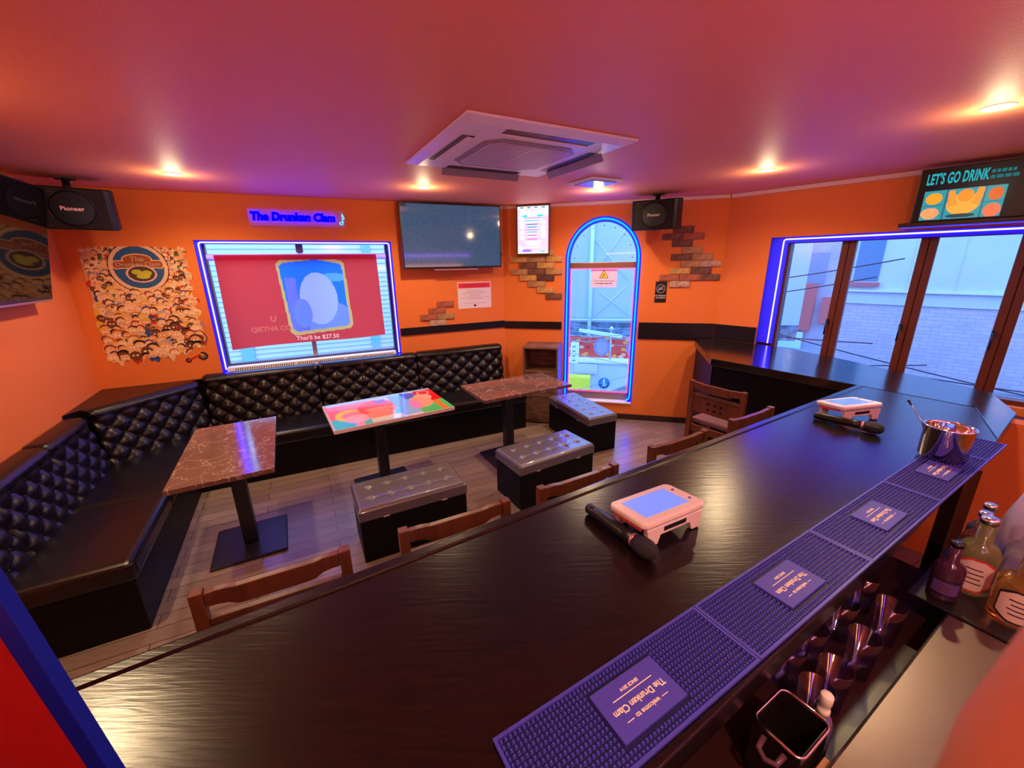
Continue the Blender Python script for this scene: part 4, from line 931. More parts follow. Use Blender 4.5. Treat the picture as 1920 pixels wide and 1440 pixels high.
# ------------------------------------------------------------------ bar chairs
def chair(loc, rz, label, group='wooden bar chairs'):
    t = thing('bar_chair', label, 'chair', (*loc, 0), rz, group)
    w = 0.21; cw = M['chair']
    for sx in (-1, 1):
        MB().add([(sx*w-0.018, -0.034, 0.0005), (sx*w+0.018, -0.034, 0.0005), (sx*w+0.018, 0.006, 0.0005), (sx*w-0.018, 0.006, 0.0005),
                  (sx*w-0.018, -0.016, 0.83), (sx*w+0.018, -0.016, 0.83), (sx*w+0.018, 0.022, 0.83), (sx*w-0.018, 0.022, 0.83)],
                 [(0, 3, 2, 1), (4, 5, 6, 7), (0, 1, 5, 4), (1, 2, 6, 5), (2, 3, 7, 6), (3, 0, 4, 7)]).build('leg', cw, t, bevel=0.004)
        MB().box(sx*w-0.018, sx*w+0.018, -0.345, -0.310, 0.0005, 0.455).build('leg', cw, t, bevel=0.004)
        MB().box(sx*w-0.010, sx*w+0.010, -0.309, -0.036, 0.20, 0.235).build('stretcher', cw, t, bevel=0.003)
    i = w-0.0185
    # top rail, thicker in the middle
    top = []; bot = []
    for k in range(15):
        u = k/14; x = -i+2*i*u; m_ = smooth((u-0.10)/0.14)*smooth((0.90-u)/0.14)
        top.append((x, 0.822-0.008*m_+0.003*math.sin(PI*u))); bot.append((x, 0.772-0.022*m_))
    MB().prism_y(top+bot[::-1], -0.010, 0.016).build('top_rail', cw, t, bevel=0.003)
    MB().box(-i, i, -0.014, 0.012, 0.705, 0.728).build('back_rail', cw, t, bevel=0.003)
    mb = MB(); mb.box(-i, i, -0.020, 0.004, 0.575, 0.698, 0)
    for a_ in range(3):
        for b_ in range(2):
            mb.lathe([(0.0, 0.0), (0.011, 0.0), (0.011, 0.0008), (0.0, 0.0008)], 12, mi=1, c=((a_-1)*0.052, 0.0042, 0.615+b_*0.048), axis='y')
            mb.lathe([(0.0, 0.0), (0.011, 0.0), (0.011, 0.0008), (0.0, 0.0008)], 12, mi=1, c=((a_-1)*0.052, -0.0210, 0.615+b_*0.048), axis='y')
    mb.build('back_panel', [cw, M['bar_side']], t)
    MB().box(-i, i, -0.026, -0.004, 0.39, 0.452).box(-i, i, -0.340, -0.318, 0.39, 0.452).box(-w-0.005, -w+0.012, -0.309, -0.036, 0.39, 0.452).box(w-0.012, w+0.005, -0.309, -0.036, 0.39, 0.452).build('seat_frame', cw, t, bevel=0.002)
    MB().box(-w+0.0, w-0.0, -0.350, -0.036, 0.458, 0.505).build('seat_pad', M['seatpad'], t, bevel=0.016, seg=3)
    return t
ch = chair((-0.780, 1.090), math.radians(26.5), 'wooden bar chair at the left end of bar, nearest the camera')
for loc, rz, lb in [((-0.2235, 1.375), 26.5, 'wooden bar chair second from left, behind it the nearest ottoman'),
                    ((0.3055, 1.664), 29, 'wooden bar chair third from left, beyond the white tablet and microphone'),
                    ((0.922, 2.052), 29, 'wooden bar chair fourth from left with floor glare behind it'),
                    ((1.533, 2.411), 30, 'wooden bar chair at the inner corner of bar, blue light on its top rail')]:
    dup(ch, (*loc, 0), math.radians(rz), lb)
dup(ch, (1.600, 3.005, 0), math.radians(-57+180), 'wooden chair facing the window ledge, plum seat and pierced back visible')

# ------------------------------------------------------------------ bar mats
bang = math.radians(30.4); bx_ = Vector((math.cos(bang), math.sin(bang))); by_ = Vector((-math.sin(bang), math.cos(bang)))
def bar_mat(start, L, label, plaque=True, Wd=0.157):
    """start = far left corner; x along the bar, y towards the camera is negative"""
    t = thing('bar_mat', label, 'bar mat', (start[0], start[1], BZ+0.0005), bang, 'navy rubber bar mats')
    mb = MB(); e = 0.006
    mb.box(0, L, -Wd, 0, 0, 0.0030)
    mb.box(0, L, -e, 0, 0.003, 0.0085, 1); mb.box(0, L, -Wd, -Wd+e, 0.003, 0.0085, 1); mb.box(0, e, -Wd+e, -e, 0.003, 0.0085, 1); mb.box(L-e, L, -Wd+e, -e, 0.003, 0.0085, 1)
    mb.build('tray', [M['mat_rubber'], M['nub']], t)
    nb = MB(); pitch = 0.0092; px0, px1 = L/2-0.080, L/2+0.080; py0, py1 = -Wd+0.032, -0.033
    nx = int((L-2*e)/pitch); ny = int((Wd-2*e)/pitch)
    for i in range(nx):
        for j in range(ny):
            x = e+(i+0.5)*(L-2*e)/nx; y = -Wd+e+(j+0.5)*(Wd-2*e)/ny
            if plaque and px0-0.004 < x < px1+0.004 and py0-0.004 < y < py1+0.004: continue
            r = 0.0030; q = 0.0018
            nb.add([(x-r, y-r, 0.003), (x+r, y-r, 0.003), (x+r, y+r, 0.003), (x-r, y+r, 0.003), (x-q, y-q, 0.0078), (x+q, y-q, 0.0078), (x+q, y+q, 0.0078), (x-q, y+q, 0.0078)],
                   [(4, 5, 6, 7), (0, 1, 5, 4), (1, 2, 6, 5), (2, 3, 7, 6), (3, 0, 4, 7)])
    nb.build('rubber_nubs', M['nub'], t)
    if plaque:
        pq = MB().box(px0, px1, py0, py1, 0.003, 0.0105).build('plaque', M['plaque'], t, bevel=0.001)
        cx, cy = L/2, (py0+py1)/2
        gm = M['gold_text']; R = (0, 0, PI)
        text('lettering', 'The Drunken Clam', 0.0175, gm, pq, (cx, cy-0.004, 0.0107), rot=R, depth=0.0002, fat=0.0003, sx=0.93)
        text('lettering', 'welcome to', 0.0125, gm, pq, (cx, cy-0.024, 0.0107), rot=R, depth=0.0002, fat=0.0002)
        text('lettering', 'SINCE 2014', 0.0090, gm, pq, (cx, cy+0.024, 0.0107), rot=R, depth=0.0002, fat=0.0002)
        MB().box(cx-0.050, cx+0.050, cy+0.0135, cy+0.0150, 0.0105, 0.0108).box(cx-0.052, cx-0.036, cy-0.0245, cy-0.0232, 0.0105, 0.0108).box(cx+0.036, cx+0.052, cy-0.0245, cy-0.0232, 0.0105, 0.0108).build('gold_lines', gm, pq)
    return t
s0 = Vector((-0.044, 0.4895))
ml = ['navy rubber bar mat with gold welcome plaque nearest the camera', 'navy rubber bar mat second from the camera, plaque lettering clearly readable',
      'navy rubber bar mat third from camera beside the bottles', 'navy rubber bar mat fourth from camera, in front of ice bucket']
for i in range(4): bar_mat(s0+bx_*(i*0.5345), 0.532, ml[i])
bar_mat(s0+bx_*(4*0.5345), 0.27, 'short navy rubber mat end beyond the ice bucket, without plaque', plaque=False)

# ------------------------------------------------------------------ tablets and microphones
def tablet(c, rz, label):
    t = thing('karaoke_tablet', label, 'tablet', (c[0], c[1], BZ), rz, 'karaoke remote tablets')
    w, d = 0.25, 0.155
    R = Matrix.Translation((0, 0, 0.062)) @ Matrix.Rotation(-0.10, 4, 'X')
    def rr(w, d, r, n=6):
        P = []
        for (cx, cy, a0) in ((w/2-r, d/2-r, 0), (-w/2+r, d/2-r, PI/2), (-w/2+r, -d/2+r, PI), (w/2-r, -d/2+r, 3*PI/2)):
            for i in range(n+1): P.append((cx+r*math.cos(a0+PI/2*i/n), cy+r*math.sin(a0+PI/2*i/n)))
        return P
    b_ = MB(); b_.M = R; b_.prism(rr(w, d, 0.022), 0, 0.020, smooth=True); b_.build('casing', M['cream_plastic'], t, bevel=0.005)
    s_ = MB(); s_.M = R; s_.box(-0.092, 0.082, -0.050, 0.052, 0.0203, 0.0212); s_.build('screen', mat('blue_touch_screen', (0.05, 0.08, 0.2), 0.15, emit=(0.16, 0.22, 0.72), estr=1.0), t)
    r_ = MB(); r_.M = R; r_.box(-w/2+0.006, -w/2+0.012, -0.055, 0.055, -0.010, -0.0005); r_.build('red_edge', mat('red_rubber_edge', (0.75, 0.05, 0.03), 0.4), t)
    k_ = MB(); k_.M = R; k_.lathe([(0, 0.0205), (0.005, 0.0205), (0.005, 0.0215), (0, 0.0215)], 12, c=(0.102, 0.03, 0)); k_.lathe([(0, 0.0205), (0.005, 0.0205), (0.005, 0.0215), (0, 0.0215)], 12, c=(0.102, -0.035, 0)); k_.build('button', M['plaque'], t)
    for sy in (-1, 1):
        y = sy*0.060
        leg = MB(); leg.prism_y([(-0.105, 0.060), (-0.095, 0.002), (-0.060, 0.002), (-0.050, 0.030), (0.070, 0.030), (0.080, 0.002), (0.115, 0.002), (0.120, 0.060)], y-0.009, y+0.009)
        leg.build('stand_leg', M['cream_plastic'], t, bevel=0.003)
        MB().box(-0.04, 0.05, y+sy*0.0095-0.0004, y+sy*0.0095+0.0004, 0.040, 0.054).build('grip_slot', M['black'], t)
        for x in (-0.078, 0.098): MB().box(x-0.012, x+0.012, y-0.008, y+0.008, 0.0003, 0.0018).build('foot', M['black'], t)
    return t
tablet((0.435, 1.075), math.radians(27), 'white karaoke tablet on its stand in the middle of the bar')
tablet((1.720, 1.945), math.radians(12), 'white karaoke tablet on its stand near the bar corner')
def microphone(p0, p1, label, group='black microphones'):
    p0 = Vector(p0); p1 = Vector(p1); dd = p1-p0; L = dd.length
    rz = math.atan2(dd.y, dd.x); t = thing('microphone', label, 'microphone', p0, rz, group)
    pitch = math.asin(dd.z/L)
    def put(mb, name, m):
        mb.M = mb.M
        o = mb.build(name, m, t); o.rotation_euler = (0, -pitch, 0); return o
    put(MB().lathe([(0.0, 0.0), (0.014, 0.0), (0.0165, 0.003), (0.0165, 0.028), (0.0160, 0.030), (0.0175, 0.034), (0.0185, L*0.55), (0.0195, L*0.70), (0.0, L*0.70)], 24, axis='x'), 'handle', M['black'])
    put(MB().lathe([(0.0, L*0.70), (0.0200, L*0.70), (0.0205, L*0.715), (0.0205, L*0.735), (0.0, L*0.735)], 24, axis='x'), 'rose_ring', mat('rose_metal_ring', (0.75, 0.35, 0.30), 0.25, metal=0.8))
    put(MB().lathe([(0.0, L*0.735), (0.021, L*0.735), (0.0265, L*0.80), (0.0275, L*0.86), (0.0270, L*0.90), (0.0225, L*0.955), (0.013, L*0.99), (0.0, L)], 24, axis='x'), 'mesh_head', mat('black_mesh', (0.012, 0.012, 0.012), 0.4, bump=1.5, bscale=700, spec=0.6))
    return t
microphone((0.242, 1.150, BZ+0.018), (0.378, 0.905, BZ+0.030), 'black microphone lying on bar in front of the middle tablet')
microphone((1.545, 1.930, BZ+0.018), (1.695, 1.700, BZ+0.030), 'black microphone lying beside the tablet near the bar corner')

# ------------------------------------------------------------------ ice bucket
ib = thing('ice_bucket', 'shiny steel ice bucket standing on the fourth bar mat', 'bucket', (1.732, 1.478, BZ+0.0093), math.radians(25))
MB().lathe([(0.0, 0.0), (0.068, 0.0), (0.072, 0.004), (0.074, 0.125), (0.0765, 0.128), (0.0765, 0.131), (0.0715, 0.131), (0.070, 0.122), (0.066, 0.012), (0.0, 0.012)], 48).build('bowl', M['chrome'], ib)
MB().tube([(0.072, -0.02, 0.045), (0.098, -0.024, 0.040), (0.104, 0.0, 0.038), (0.098, 0.024, 0.040), (0.072, 0.02, 0.045)], 0.0035, 8).build('handle', M['chrome'], ib)
tg = thing('tongs', 'thin steel tongs sticking out of the ice bucket', 'tongs', (1.70, 1.50, BZ+0.03), 0)
MB().tube([(0, 0, 0), (-0.022, 0.036, 0.105), (-0.045, 0.075, 0.165)], 0.0028, 6).build('arm', M['chrome_soft'], tg)
MB().tube([(-0.045, 0.075, 0.165), (-0.052, 0.087, 0.185)], [0.0028, 0.006], 8).build('tip', M['black_metal'], tg)
ice = MB(); R5 = random.Random(5)
for k in range(9):
    a_ = R5.uniform(0, 6.28); r_ = R5.uniform(0, 0.045); x, y = r_*math.cos(a_), r_*math.sin(a_); s_ = 0.012
    ice.M = Matrix.Translation((1.732+x, 1.478+y, BZ+0.085+R5.uniform(0, 0.006))) @ Euler((R5.random()*3, R5.random()*3, 0)).to_matrix().to_4x4(); ice.box(-s_, s_, -s_, s_, -s_, s_)
tag(ice.build('ice_cubes', mat('ice', (0.6, 0.65, 0.75), 0.1, spec=0.8)), 'pale ice cubes filling the steel bucket', 'ice', kind='stuff')

# ------------------------------------------------------------------ bartender's side: steel worktop, glasses, bottles
def inbar(u, v, z=0): q = bx_*u+by_*v; return (q.x, q.y, z)
st = thing('steel_worktop', 'shiny steel worktop behind the bar at the lower right', 'worktop', inbar(1.2, 0.0), bang)
mb = MB(); mb.box(-0.95, 0.92, -0.36, 0.168, 0.755, 0.785); mb.build('top', M['steel'], st, bevel=0.006)
MB().box(-0.93, 0.86, -0.34, 0.14, 0.0005, 0.754).build('cabinet', M['bar_side'], st, bevel=0.004)
us = thing('under_bar_shelf', 'dark shelf below the bar edge carrying glasses', 'shelf', inbar(0.9, 0.36), bang)
MB().box(-0.75, 0.98, -0.185, 0.20, 0.66, 0.68).build('board', mat('dark_red_shelf', (0.030, 0.008, 0.008), 0.3), us, bevel=0.003)
gm_ = glass_mat('clear_glass', (0.80, 0.82, 0.96), 0.09)
M['clear'] = gm_
gl0 = None
gls = [(0.955, 0.250), (1.02, 0.335), (1.05, 0.25), (1.13, 0.335), (1.215, 0.25), (1.30, 0.33), (1.40, 0.255), (1.48, 0.34)]
gnm = ['nearest the spray bottle', 'second from the camera in back row', 'third from the camera', 'fourth from the camera in back row', 'fifth from the camera', 'sixth from the camera in back row', 'seventh from the camera', 'beside the dark bottle']
for i, (u, v) in enumerate(gls):
    lb = 'clear drinking glass on the shelf under bar, '+gnm[i]
    if gl0 is None:
        gl0 = tag(MB().lathe([(0.0, 0.0), (0.029, 0.0), (0.037, 0.13), (0.0355, 0.13), (0.028, 0.008), (0.0, 0.008)], 24).build('drinking_glass', M['clear'], loc=inbar(u, v, 0.6805)), lb, 'glass', 'glasses under the bar')
    else:
        g_ = gl0.copy(); COL.objects.link(g_); g_.location = inbar(u, v, 0.6805); g_['label'] = lb
# utensil tin and spray bottle
tn = thing('metal_container', 'dark metal container with rolled rim and handle hole under the bar', 'container', (0.580, 0.615, 0.6805), bang)
mb = MB(); w_ = 0.060; d_ = 0.046; h_ = 0.145; q_ = 0.003
for x0, x1, y0, y1 in ((-w_, w_, -d_, -d_+q_), (-w_, w_, d_-q_, d_), (-w_, -w_+q_, -d_+q_, d_-q_), (w_-q_, w_, -d_+q_, d_-q_)): mb.box(x0, x1, y0, y1, 0.004, h_)
mb.box(-w_, w_, -d_, d_, 0, 0.004)
mb.build('body', mat('smoked_metal', (0.10, 0.07, 0.07), 0.2, metal=0.9), tn)
MB().tube([(q[0], q[2], h_) for q in rrect(-w_-0.002, w_+0.002, -d_-0.002, d_+0.002, 0.018)], 0.003, 8, True).build('rim', M['chrome'], tn)
MB().tube([(-w_-0.002, -0.02, h_-0.02), (-w_-0.025, -0.018, h_-0.03), (-w_-0.032, 0, h_-0.035), (-w_-0.025, 0.018, h_-0.03), (-w_-0.002, 0.02, h_-0.02)], 0.006, 8).build('handle', mat('plum_handle', (0.12, 0.05, 0.07), 0.3), tn)
sb = thing('spray_bottle', 'clear spray bottle with white cap beside the metal container', 'bottle', (0.675, 0.648, 0.6805), 0)
MB().lathe([(0.0, 0), (0.021, 0), (0.023, 0.004), (0.023, 0.095), (0.018, 0.112), (0.010, 0.120), (0.0, 0.120)], 20).build('body', mat('lilac_clear_plastic', (0.25, 0.18, 0.40), 0.15, trans=0.5), sb)
MB().lathe([(0.0, 0.1205), (0.0125, 0.1205), (0.0125, 0.135), (0.0105, 0.137), (0.0110, 0.150), (0.0125, 0.152), (0.0125, 0.172), (0.011, 0.175), (0.0, 0.175)], 20).build('cap', mat('white_cap', (0.8, 0.72, 0.62), 0.35), sb)
tag(MB().box(-0.03, 0.03, -0.025, 0.025, 0, 0.09).build('carton_box', mat('brown_carton', (0.40, 0.20, 0.08), 0.6), loc=(0.625, 0.548, 0.6805), rz=bang, bevel=0.002), 'small brown carton box beside the metal container', 'box')
bt = thing('bottle_tray', 'thin dark rubber tray under the bottles at the right', 'tray', inbar(1.80, 0.09, 0.7855), bang)
MB().box(-0.27, 0.30, -0.13, 0.165, 0, 0.006).build('tray_body', M['black'], bt, bevel=0.002)
# bottles
def bottle(u, v, r, h, glass, label, neck=0.35, cap=None, lab=None, zb=0.7918, lean=(0, 0)):
    q = inbar(u, v, zb); t = thing('bottle', label, 'bottle', q, bang, 'bottles on the steel worktop'); t.rotation_euler = (lean[0], lean[1], bang)
    hb = h*(1-neck)
    MB().lathe([(0.0, 0), (r*0.93, 0), (r, 0.006), (r, hb*0.86), (r*0.8, hb*0.97), (r*0.42, hb*1.05), (r*0.36, h*0.93), (0.0, h*0.93)], 24).build('glass_body', glass, t)
    MB().lathe([(0.0, h*0.9305), (r*0.42, h*0.9305), (r*0.42, h), (0.0, h)], 18).build('cap', cap or M['black'], t)
    if lab:
        AC = PI+0.25
        col, edge, z0, z1, hexa = lab
        for (mm, e, rr) in ((edge, 0.0, r+0.0008), (col, 0.006, r+0.0016)):
            n = 14; a0 = AC-0.95+e*14; a1 = AC+0.95-e*14; vs = []; fs = []
            for i in range(n+1):
                a_ = a0+(a1-a0)*i/n; f = abs(i/n-0.5)*2; c_ = (0.35*max(0, f-0.35)/0.65*(z1-z0)*0.5) if hexa else 0
                vs += [(rr*math.cos(a_), rr*math.sin(a_), z0+e+c_), (rr*math.cos(a_), rr*math.sin(a_), z1-e-c_)]
            for i in range(n): fs.append((2*i, 2*i+2, 2*i+3, 2*i+1))
            MB().add(vs, fs, smooth=True).build('label' if e else 'label_border', mm, t)
        tl_ = MB()
        for k in range(4):
            zz = z0+(z1-z0)*(0.26+0.14*k); vs = []; n = 8
            for i in range(n+1):
                a_ = AC-0.35-0.1*(k % 2)+0.75*i/n; vs += [((r+0.0024)*math.cos(a_), (r+0.0024)*math.sin(a_), zz), ((r+0.0024)*math.cos(a_), (r+0.0024)*math.sin(a_), zz+0.004)]
            tl_.add(vs, [(2*i, 2*i+2, 2*i+3, 2*i+1) for i in range(n)], smooth=True)
        tl_.build('label_print', M['dark_text'], t)
    return t
def gmat(name, c, tr=0.85, ro=0.05): return mat(name, c, ro, trans=tr, spec=0.7)
lp = mat('cream_label', (0.72, 0.50, 0.45), 0.5); lr = mat('red_label_edge', (0.65, 0.03, 0.03), 0.5); lk = mat('black_label_edge', (0.02, 0.015, 0.03), 0.4)
bottle(1.700, 0.168, 0.045, 0.245, gmat('green_clear_glass', (0.62, 0.66, 0.30)), 'clear greenish bottle with cream label edged in red', cap=M['chrome_soft'], lab=(lp, lr, 0.015, 0.125, True))
bottle(1.640, 0.070, 0.048, 0.215, gmat('amber_glass', (0.75, 0.42, 0.12)), 'amber bottle with black edged hexagonal label at the right frame edge', cap=M['chrome_soft'], lab=(lp, lk, 0.015, 0.115, True))
bottle(1.595, 0.198, 0.034, 0.185, gmat('dark_plum_glass', (0.10, 0.03, 0.08), 0.5), 'dark plum bottle with purple label nearest to the glasses', lab=(mat('purple_label', (0.12, 0.05, 0.25), 0.4), lk, 0.02, 0.07, False))
bottle(1.800, 0.190, 0.036, 0.215, gmat('rose_glass', (0.7, 0.3, 0.32)), 'rose pink bottle behind the red edged one', cap=M['chrome_soft'])
bottle(1.765, 0.095, 0.034, 0.235, gmat('clear_bottle_glass', (0.8, 0.8, 0.9)), 'clear bottle with black cap in the middle of the bottle group')
bottle(1.875, 0.195, 0.035, 0.215, gmat('blue_grey_glass', (0.45, 0.5, 0.75)), 'blue grey bottle farthest back against the bar post', cap=M['chrome_soft'])
bottle(1.860, 0.100, 0.036, 0.205, gmat('violet_clear_glass', (0.75, 0.65, 0.85)), 'pale violet bottle behind the black capped one', cap=M['chrome_soft'])
# clear plastic bag
mb = MB()
def bagf(u, v):
    a_ = 2*PI*u; rr = (0.078*math.sqrt(max(0.0, 1-(v*0.98)**2.2))+0.006)*(1+0.10*math.sin(5*a_+4*v)+0.06*math.sin(9*a_+1))
    return (rr*math.cos(a_), rr*0.85*math.sin(a_), 0.0+0.30*v+0.008*math.sin(7*a_)*v)
mb.grid(bagf, 64, 24)
tag(mb.build('plastic_bag', mat('clear_film', (0.62, 0.74, 0.98), 0.12, spec=1.0, alpha=0.55), loc=inbar(2.005, 0.105, 0.7920), rz=bang), 'crumpled clear plastic bag behind the bottles at the right edge', 'bag')

# ------------------------------------------------------------------ red board with blue edge at the left end of the bar
rbd = thing('red_board', 'red board with a blue edge standing at the left end of the bar', 'board', (-0.64, 0.44, BZ+0.0005), math.radians(6))
e0 = Vector((-0.6516, 0.4473, 0.9805)); 
def plank(x0, x1, y0, y1, z0, z1, sh):   # sheared box leaning to the left
    return [(x0, y0, z0), (x1, y0, z0), (x1, y1, z0), (x0, y1, z0), (x0-sh*(z1-z0), y0, z1), (x1-sh*(z1-z0), y0, z1), (x1-sh*(z1-z0), y1, z1), (x0-sh*(z1-z0), y1, z1)]
BF = [(0, 3, 2, 1), (4, 5, 6, 7), (0, 1, 5, 4), (1, 2, 6, 5), (2, 3, 7, 6), (3, 0, 4, 7)]
SH = 0.12
MB().add(plank(-0.028, 0.0, 0, 0.02, 0, 0.55, SH), BF).build('blue_edge', mat('blue_board_edge', (0.004, 0.012, 0.30), 0.4), rbd, bevel=0.002)
MB().add(plank(-0.31, -0.0285, 0.002, 0.018, 0.0, 0.55, SH), BF).build('red_panel', mat('red_board_face', (0.42, 0.006, 0.006), 0.6), rbd, bevel=0.001)
MB().prism_y([(-0.30, 0.02), (-0.145, 0.02), (-0.15, 0.06), (-0.175, 0.10), (-0.21, 0.13), (-0.30, 0.14)], -0.0015, 0.0015).build('pink_patch', mat('pink_print', (0.75, 0.28, 0.30), 0.6), rbd)

# ------------------------------------------------------------------ fingertip at the lens
def camp(px, py, dist):
    v = Vector(((px-960)/758.3956*dist, -(py-720)/758.3956*dist, -dist)); return CAM_M @ v
f0 = camp(2190, 1250, 0.046); f1 = camp(2050, 1490, 0.043); f2 = camp(1940, 1740, 0.044)
MB().tube([f0+(f0-f1)*0.40, f0+(f0-f1)*0.25, f0, f1, f2], [0.004, 0.0075, 0.0095, 0.0100, 0.0102], 24).build('finger', mat('skin', (0.90, 0.62, 0.18), 0.7), None)
fo = bpy.data.objects['finger']; tag(fo, 'blurred fingertip of the person taking the photo, lower right corner', 'person')

# ------------------------------------------------------------------ outside
def ext(name, label, cat, w, off, mbs, group=None):
    t = thing(name, label, cat, onwall(w, 0, 0, -off), wrot(w), group)
    for nm, mb, m in mbs: mb.build(nm, m, t)
    return t
pale = mat('pale_render', (0.62, 0.66, 0.72), 0.8); pale2 = mat('pale_panels', (0.52, 0.56, 0.64), 0.8, var=0.06, vscale=2)
def tile_mat():
    m = mat('pale_brick_tile', (0.6, 0.5, 0.6), 0.7); nt = m.node_tree; b = nt.nodes['Principled BSDF']
    tc = nt.nodes.new('ShaderNodeTexCoord'); mp = nt.nodes.new('ShaderNodeMapping'); mp.inputs['Rotation'].default_value = (PI/2, 0, 0)
    br = nt.nodes.new('ShaderNodeTexBrick'); br.inputs['Scale'].default_value = 1; br.inputs['Brick Width'].default_value = 0.16; br.inputs['Row Height'].default_value = 0.052; br.inputs['Mortar Size'].default_value = 0.004
    br.inputs['Color1'].default_value = (0.50, 0.39, 0.50, 1); br.inputs['Color2'].default_value = (0.56, 0.45, 0.56, 1); br.inputs['Mortar'].default_value = (0.34, 0.34, 0.42, 1)
    nt.links.new(tc.outputs['Object'], mp.inputs['Vector']); nt.links.new(mp.outputs['Vector'], br.inputs['Vector']); nt.links.new(br.outputs['Color'], b.inputs['Base Color']); return m
# right: large building across the street
mb = MB(); mb.box(-1.38, 6.0, 0, 0.6, 1.075, 3.6)
seams = MB()
for i in range(14): seams.box(-0.70+i*0.5, -0.69+i*0.5, -0.004, -0.0005, 1.30, 3.6)
lw = MB(); lw.box(-1.38, 6.0, 0.02, 0.6, -1.0, 1.07)
win = MB(); win.box(-1.33, -1.03, -0.01, -0.0005, 1.42, 3.2)
sl = MB(); sl.box(-1.38, -1.0, -0.06, -0.0005, 1.34, 1.40)
cr = MB(); cr.box(-1.38, 6.0, -0.05, -0.0005, 1.26, 1.29)
ext('building', 'white building with a brick tiled lower half beyond the folding windows', 'building', 'C', 4.0,
    [('upper_wall', mb, pale2), ('panel_seams', seams, mat('seam_grey', (0.5, 0.52, 0.58), 0.8)), ('tiled_wall', lw, tile_mat()), ('window', win, mat('blue_dark_window', (0.10, 0.22, 0.34), 0.15)), ('window_sill', sl, mat('red_brown_sill', (0.45, 0.13, 0.14), 0.6)), ('ledge', cr, pale)])
# left of it: street with red shops
mb = MB(); mb.box(-4.6, -1.2, 0, 0.5, -1.5, 5.0)
wn_ = MB()
for i in range(4):
    for j in range(3): wn_.box(-4.3+i*0.75, -3.9+i*0.75, -0.012, -0.0005, 1.2+j*1.2, 1.9+j*1.2)
aw = MB()
for i, (x0, x1, z0_, z1_) in enumerate([(-3.6, -3.1, 0.0, 0.9), (-2.9, -2.5, 0.1, 1.2), (-2.35, -1.9, 0.3, 0.9)]): aw.box(x0, x1, -0.10, -0.0005, z0_, z1_)
gs_ = MB(); gs_.box(-3.4, -2.6, -0.20, -0.101, -0.35, 0.05)
ext('building', 'grey pink shop building with red signs seen through the leftmost folding pane', 'building', 'C', 7.5,
    [('wall', mb, mat('grey_pink_render', (0.50, 0.44, 0.52), 0.8, var=0.15, vscale=3)), ('windows', wn_, mat('grey_glass', (0.25, 0.33, 0.42), 0.2)), ('red_sign', aw, mat('red_shop_sign', (0.75, 0.16, 0.14), 0.6)), ('pale_sign', gs_, mat('cyan_sign', (0.6, 0.85, 0.9), 0.6))])
# roofs and pipes beneath
mb = MB(); mb.box(-3.2, 5.0, -2.5, 1.1, -0.06, 0.0)
R8 = random.Random(8); rf = MB()
for i in range(26):
    x = R8.uniform(-3, 4.5); y = R8.uniform(-2.2, 0.85); rf.box(x, x+R8.uniform(0.3, 1.3), y, y+R8.uniform(0.03, 0.15), 0.001, R8.uniform(0.03, 0.14))
ext('roof', 'grey metal roof with pipes below the folding windows', 'roof', 'C', 2.8, [('deck', mb, mat('grey_roof', (0.12, 0.16, 0.20), 0.6, var=0.6, vscale=5)), ('pipes', rf, mat('pale_pipes', (0.26, 0.34, 0.40), 0.5))])
def wires(w, off, lst, label, r=0.006, col=None):
    mb = MB()
    for (x0, z0_, x1, z1_, sag) in lst:
        mb.tube([(x0+(x1-x0)*i/10, 0, z0_+(z1_-z0_)*i/10-sag*4*(i/10)*(1-i/10)) for i in range(11)], r, 5)
    o = mb.build('overhead_wires', col or mat('black_wire', (0.03, 0.04, 0.06), 0.6), loc=onwall(w, 0, 0, -off), rz=wrot(w)); tag(o, label, 'wires', kind='stuff')
wires('C', 2.0, [(-2.5, 0.95, 3, 0.15, 0.1), (-2.5, 0.55, 3, 0.50, 0.08), (-2.2, 0.45, 3, 0.10, 0.05), (-2.2, 0.38, -0.2, 0.60, 0.05), (-2.5, 1.4, -0.6, 1.75, 0.02), (-2.5, 1.2, -0.8, 1.55, 0.02), (-2.5, 0.75, -0.7, 0.78, 0.02)], 'black street wires crossing outside the folding windows', 0.007)
# behind the arched window
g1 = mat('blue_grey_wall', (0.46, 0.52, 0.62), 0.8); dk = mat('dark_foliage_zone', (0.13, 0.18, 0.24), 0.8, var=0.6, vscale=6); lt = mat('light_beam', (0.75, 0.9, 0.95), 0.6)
mb = MB(); mb.box(-4.0, 4.0, 0, 0.3, 0.35, 3.6); m2 = MB(); m2.box(-4.0, 4.0, 0.02, 0.3, 0.0, 0.345)  # the lower storey band is a darker blue grey
br_ = MB()
for (x0, z0_, x1, z1_) in ((-0.45, 1.55, 0.35, 2.75), (-0.5, 2.3, 0.3, 1.35), (-0.5, 0.45, 0.25, 1.2), (-0.35, 1.1, 0.35, 0.55)): br_.tube([(x0, -0.03, z0_), (x1, -0.03, z1_)], 0.008, 5)
br_.tube([(-1.5, -0.03, 0.40), (1.5, -0.03, 0.42)], 0.02, 5); br_.tube([(-0.56, -0.06, -0.8), (-0.56, -0.06, 3.6)], 0.045, 8)
ext('building', 'blue grey building with diagonal braces behind the arched window', 'building', 'B', 5.6, [('wall', mb, g1), ('dark_storey', m2, dk), ('braces', br_, mat('pale_braces', (0.6, 0.75, 0.85), 0.6))])
p = Pic(1.9, 0.52, 150, 42, (225, 75, 60)); R9 = random.Random(9)
for i in range(60): p.ell(R9.random(), R9.random(), 0.03, 0.07, R9.choice([(250, 150, 60), (235, 120, 110), (210, 50, 50), (240, 170, 150)]))
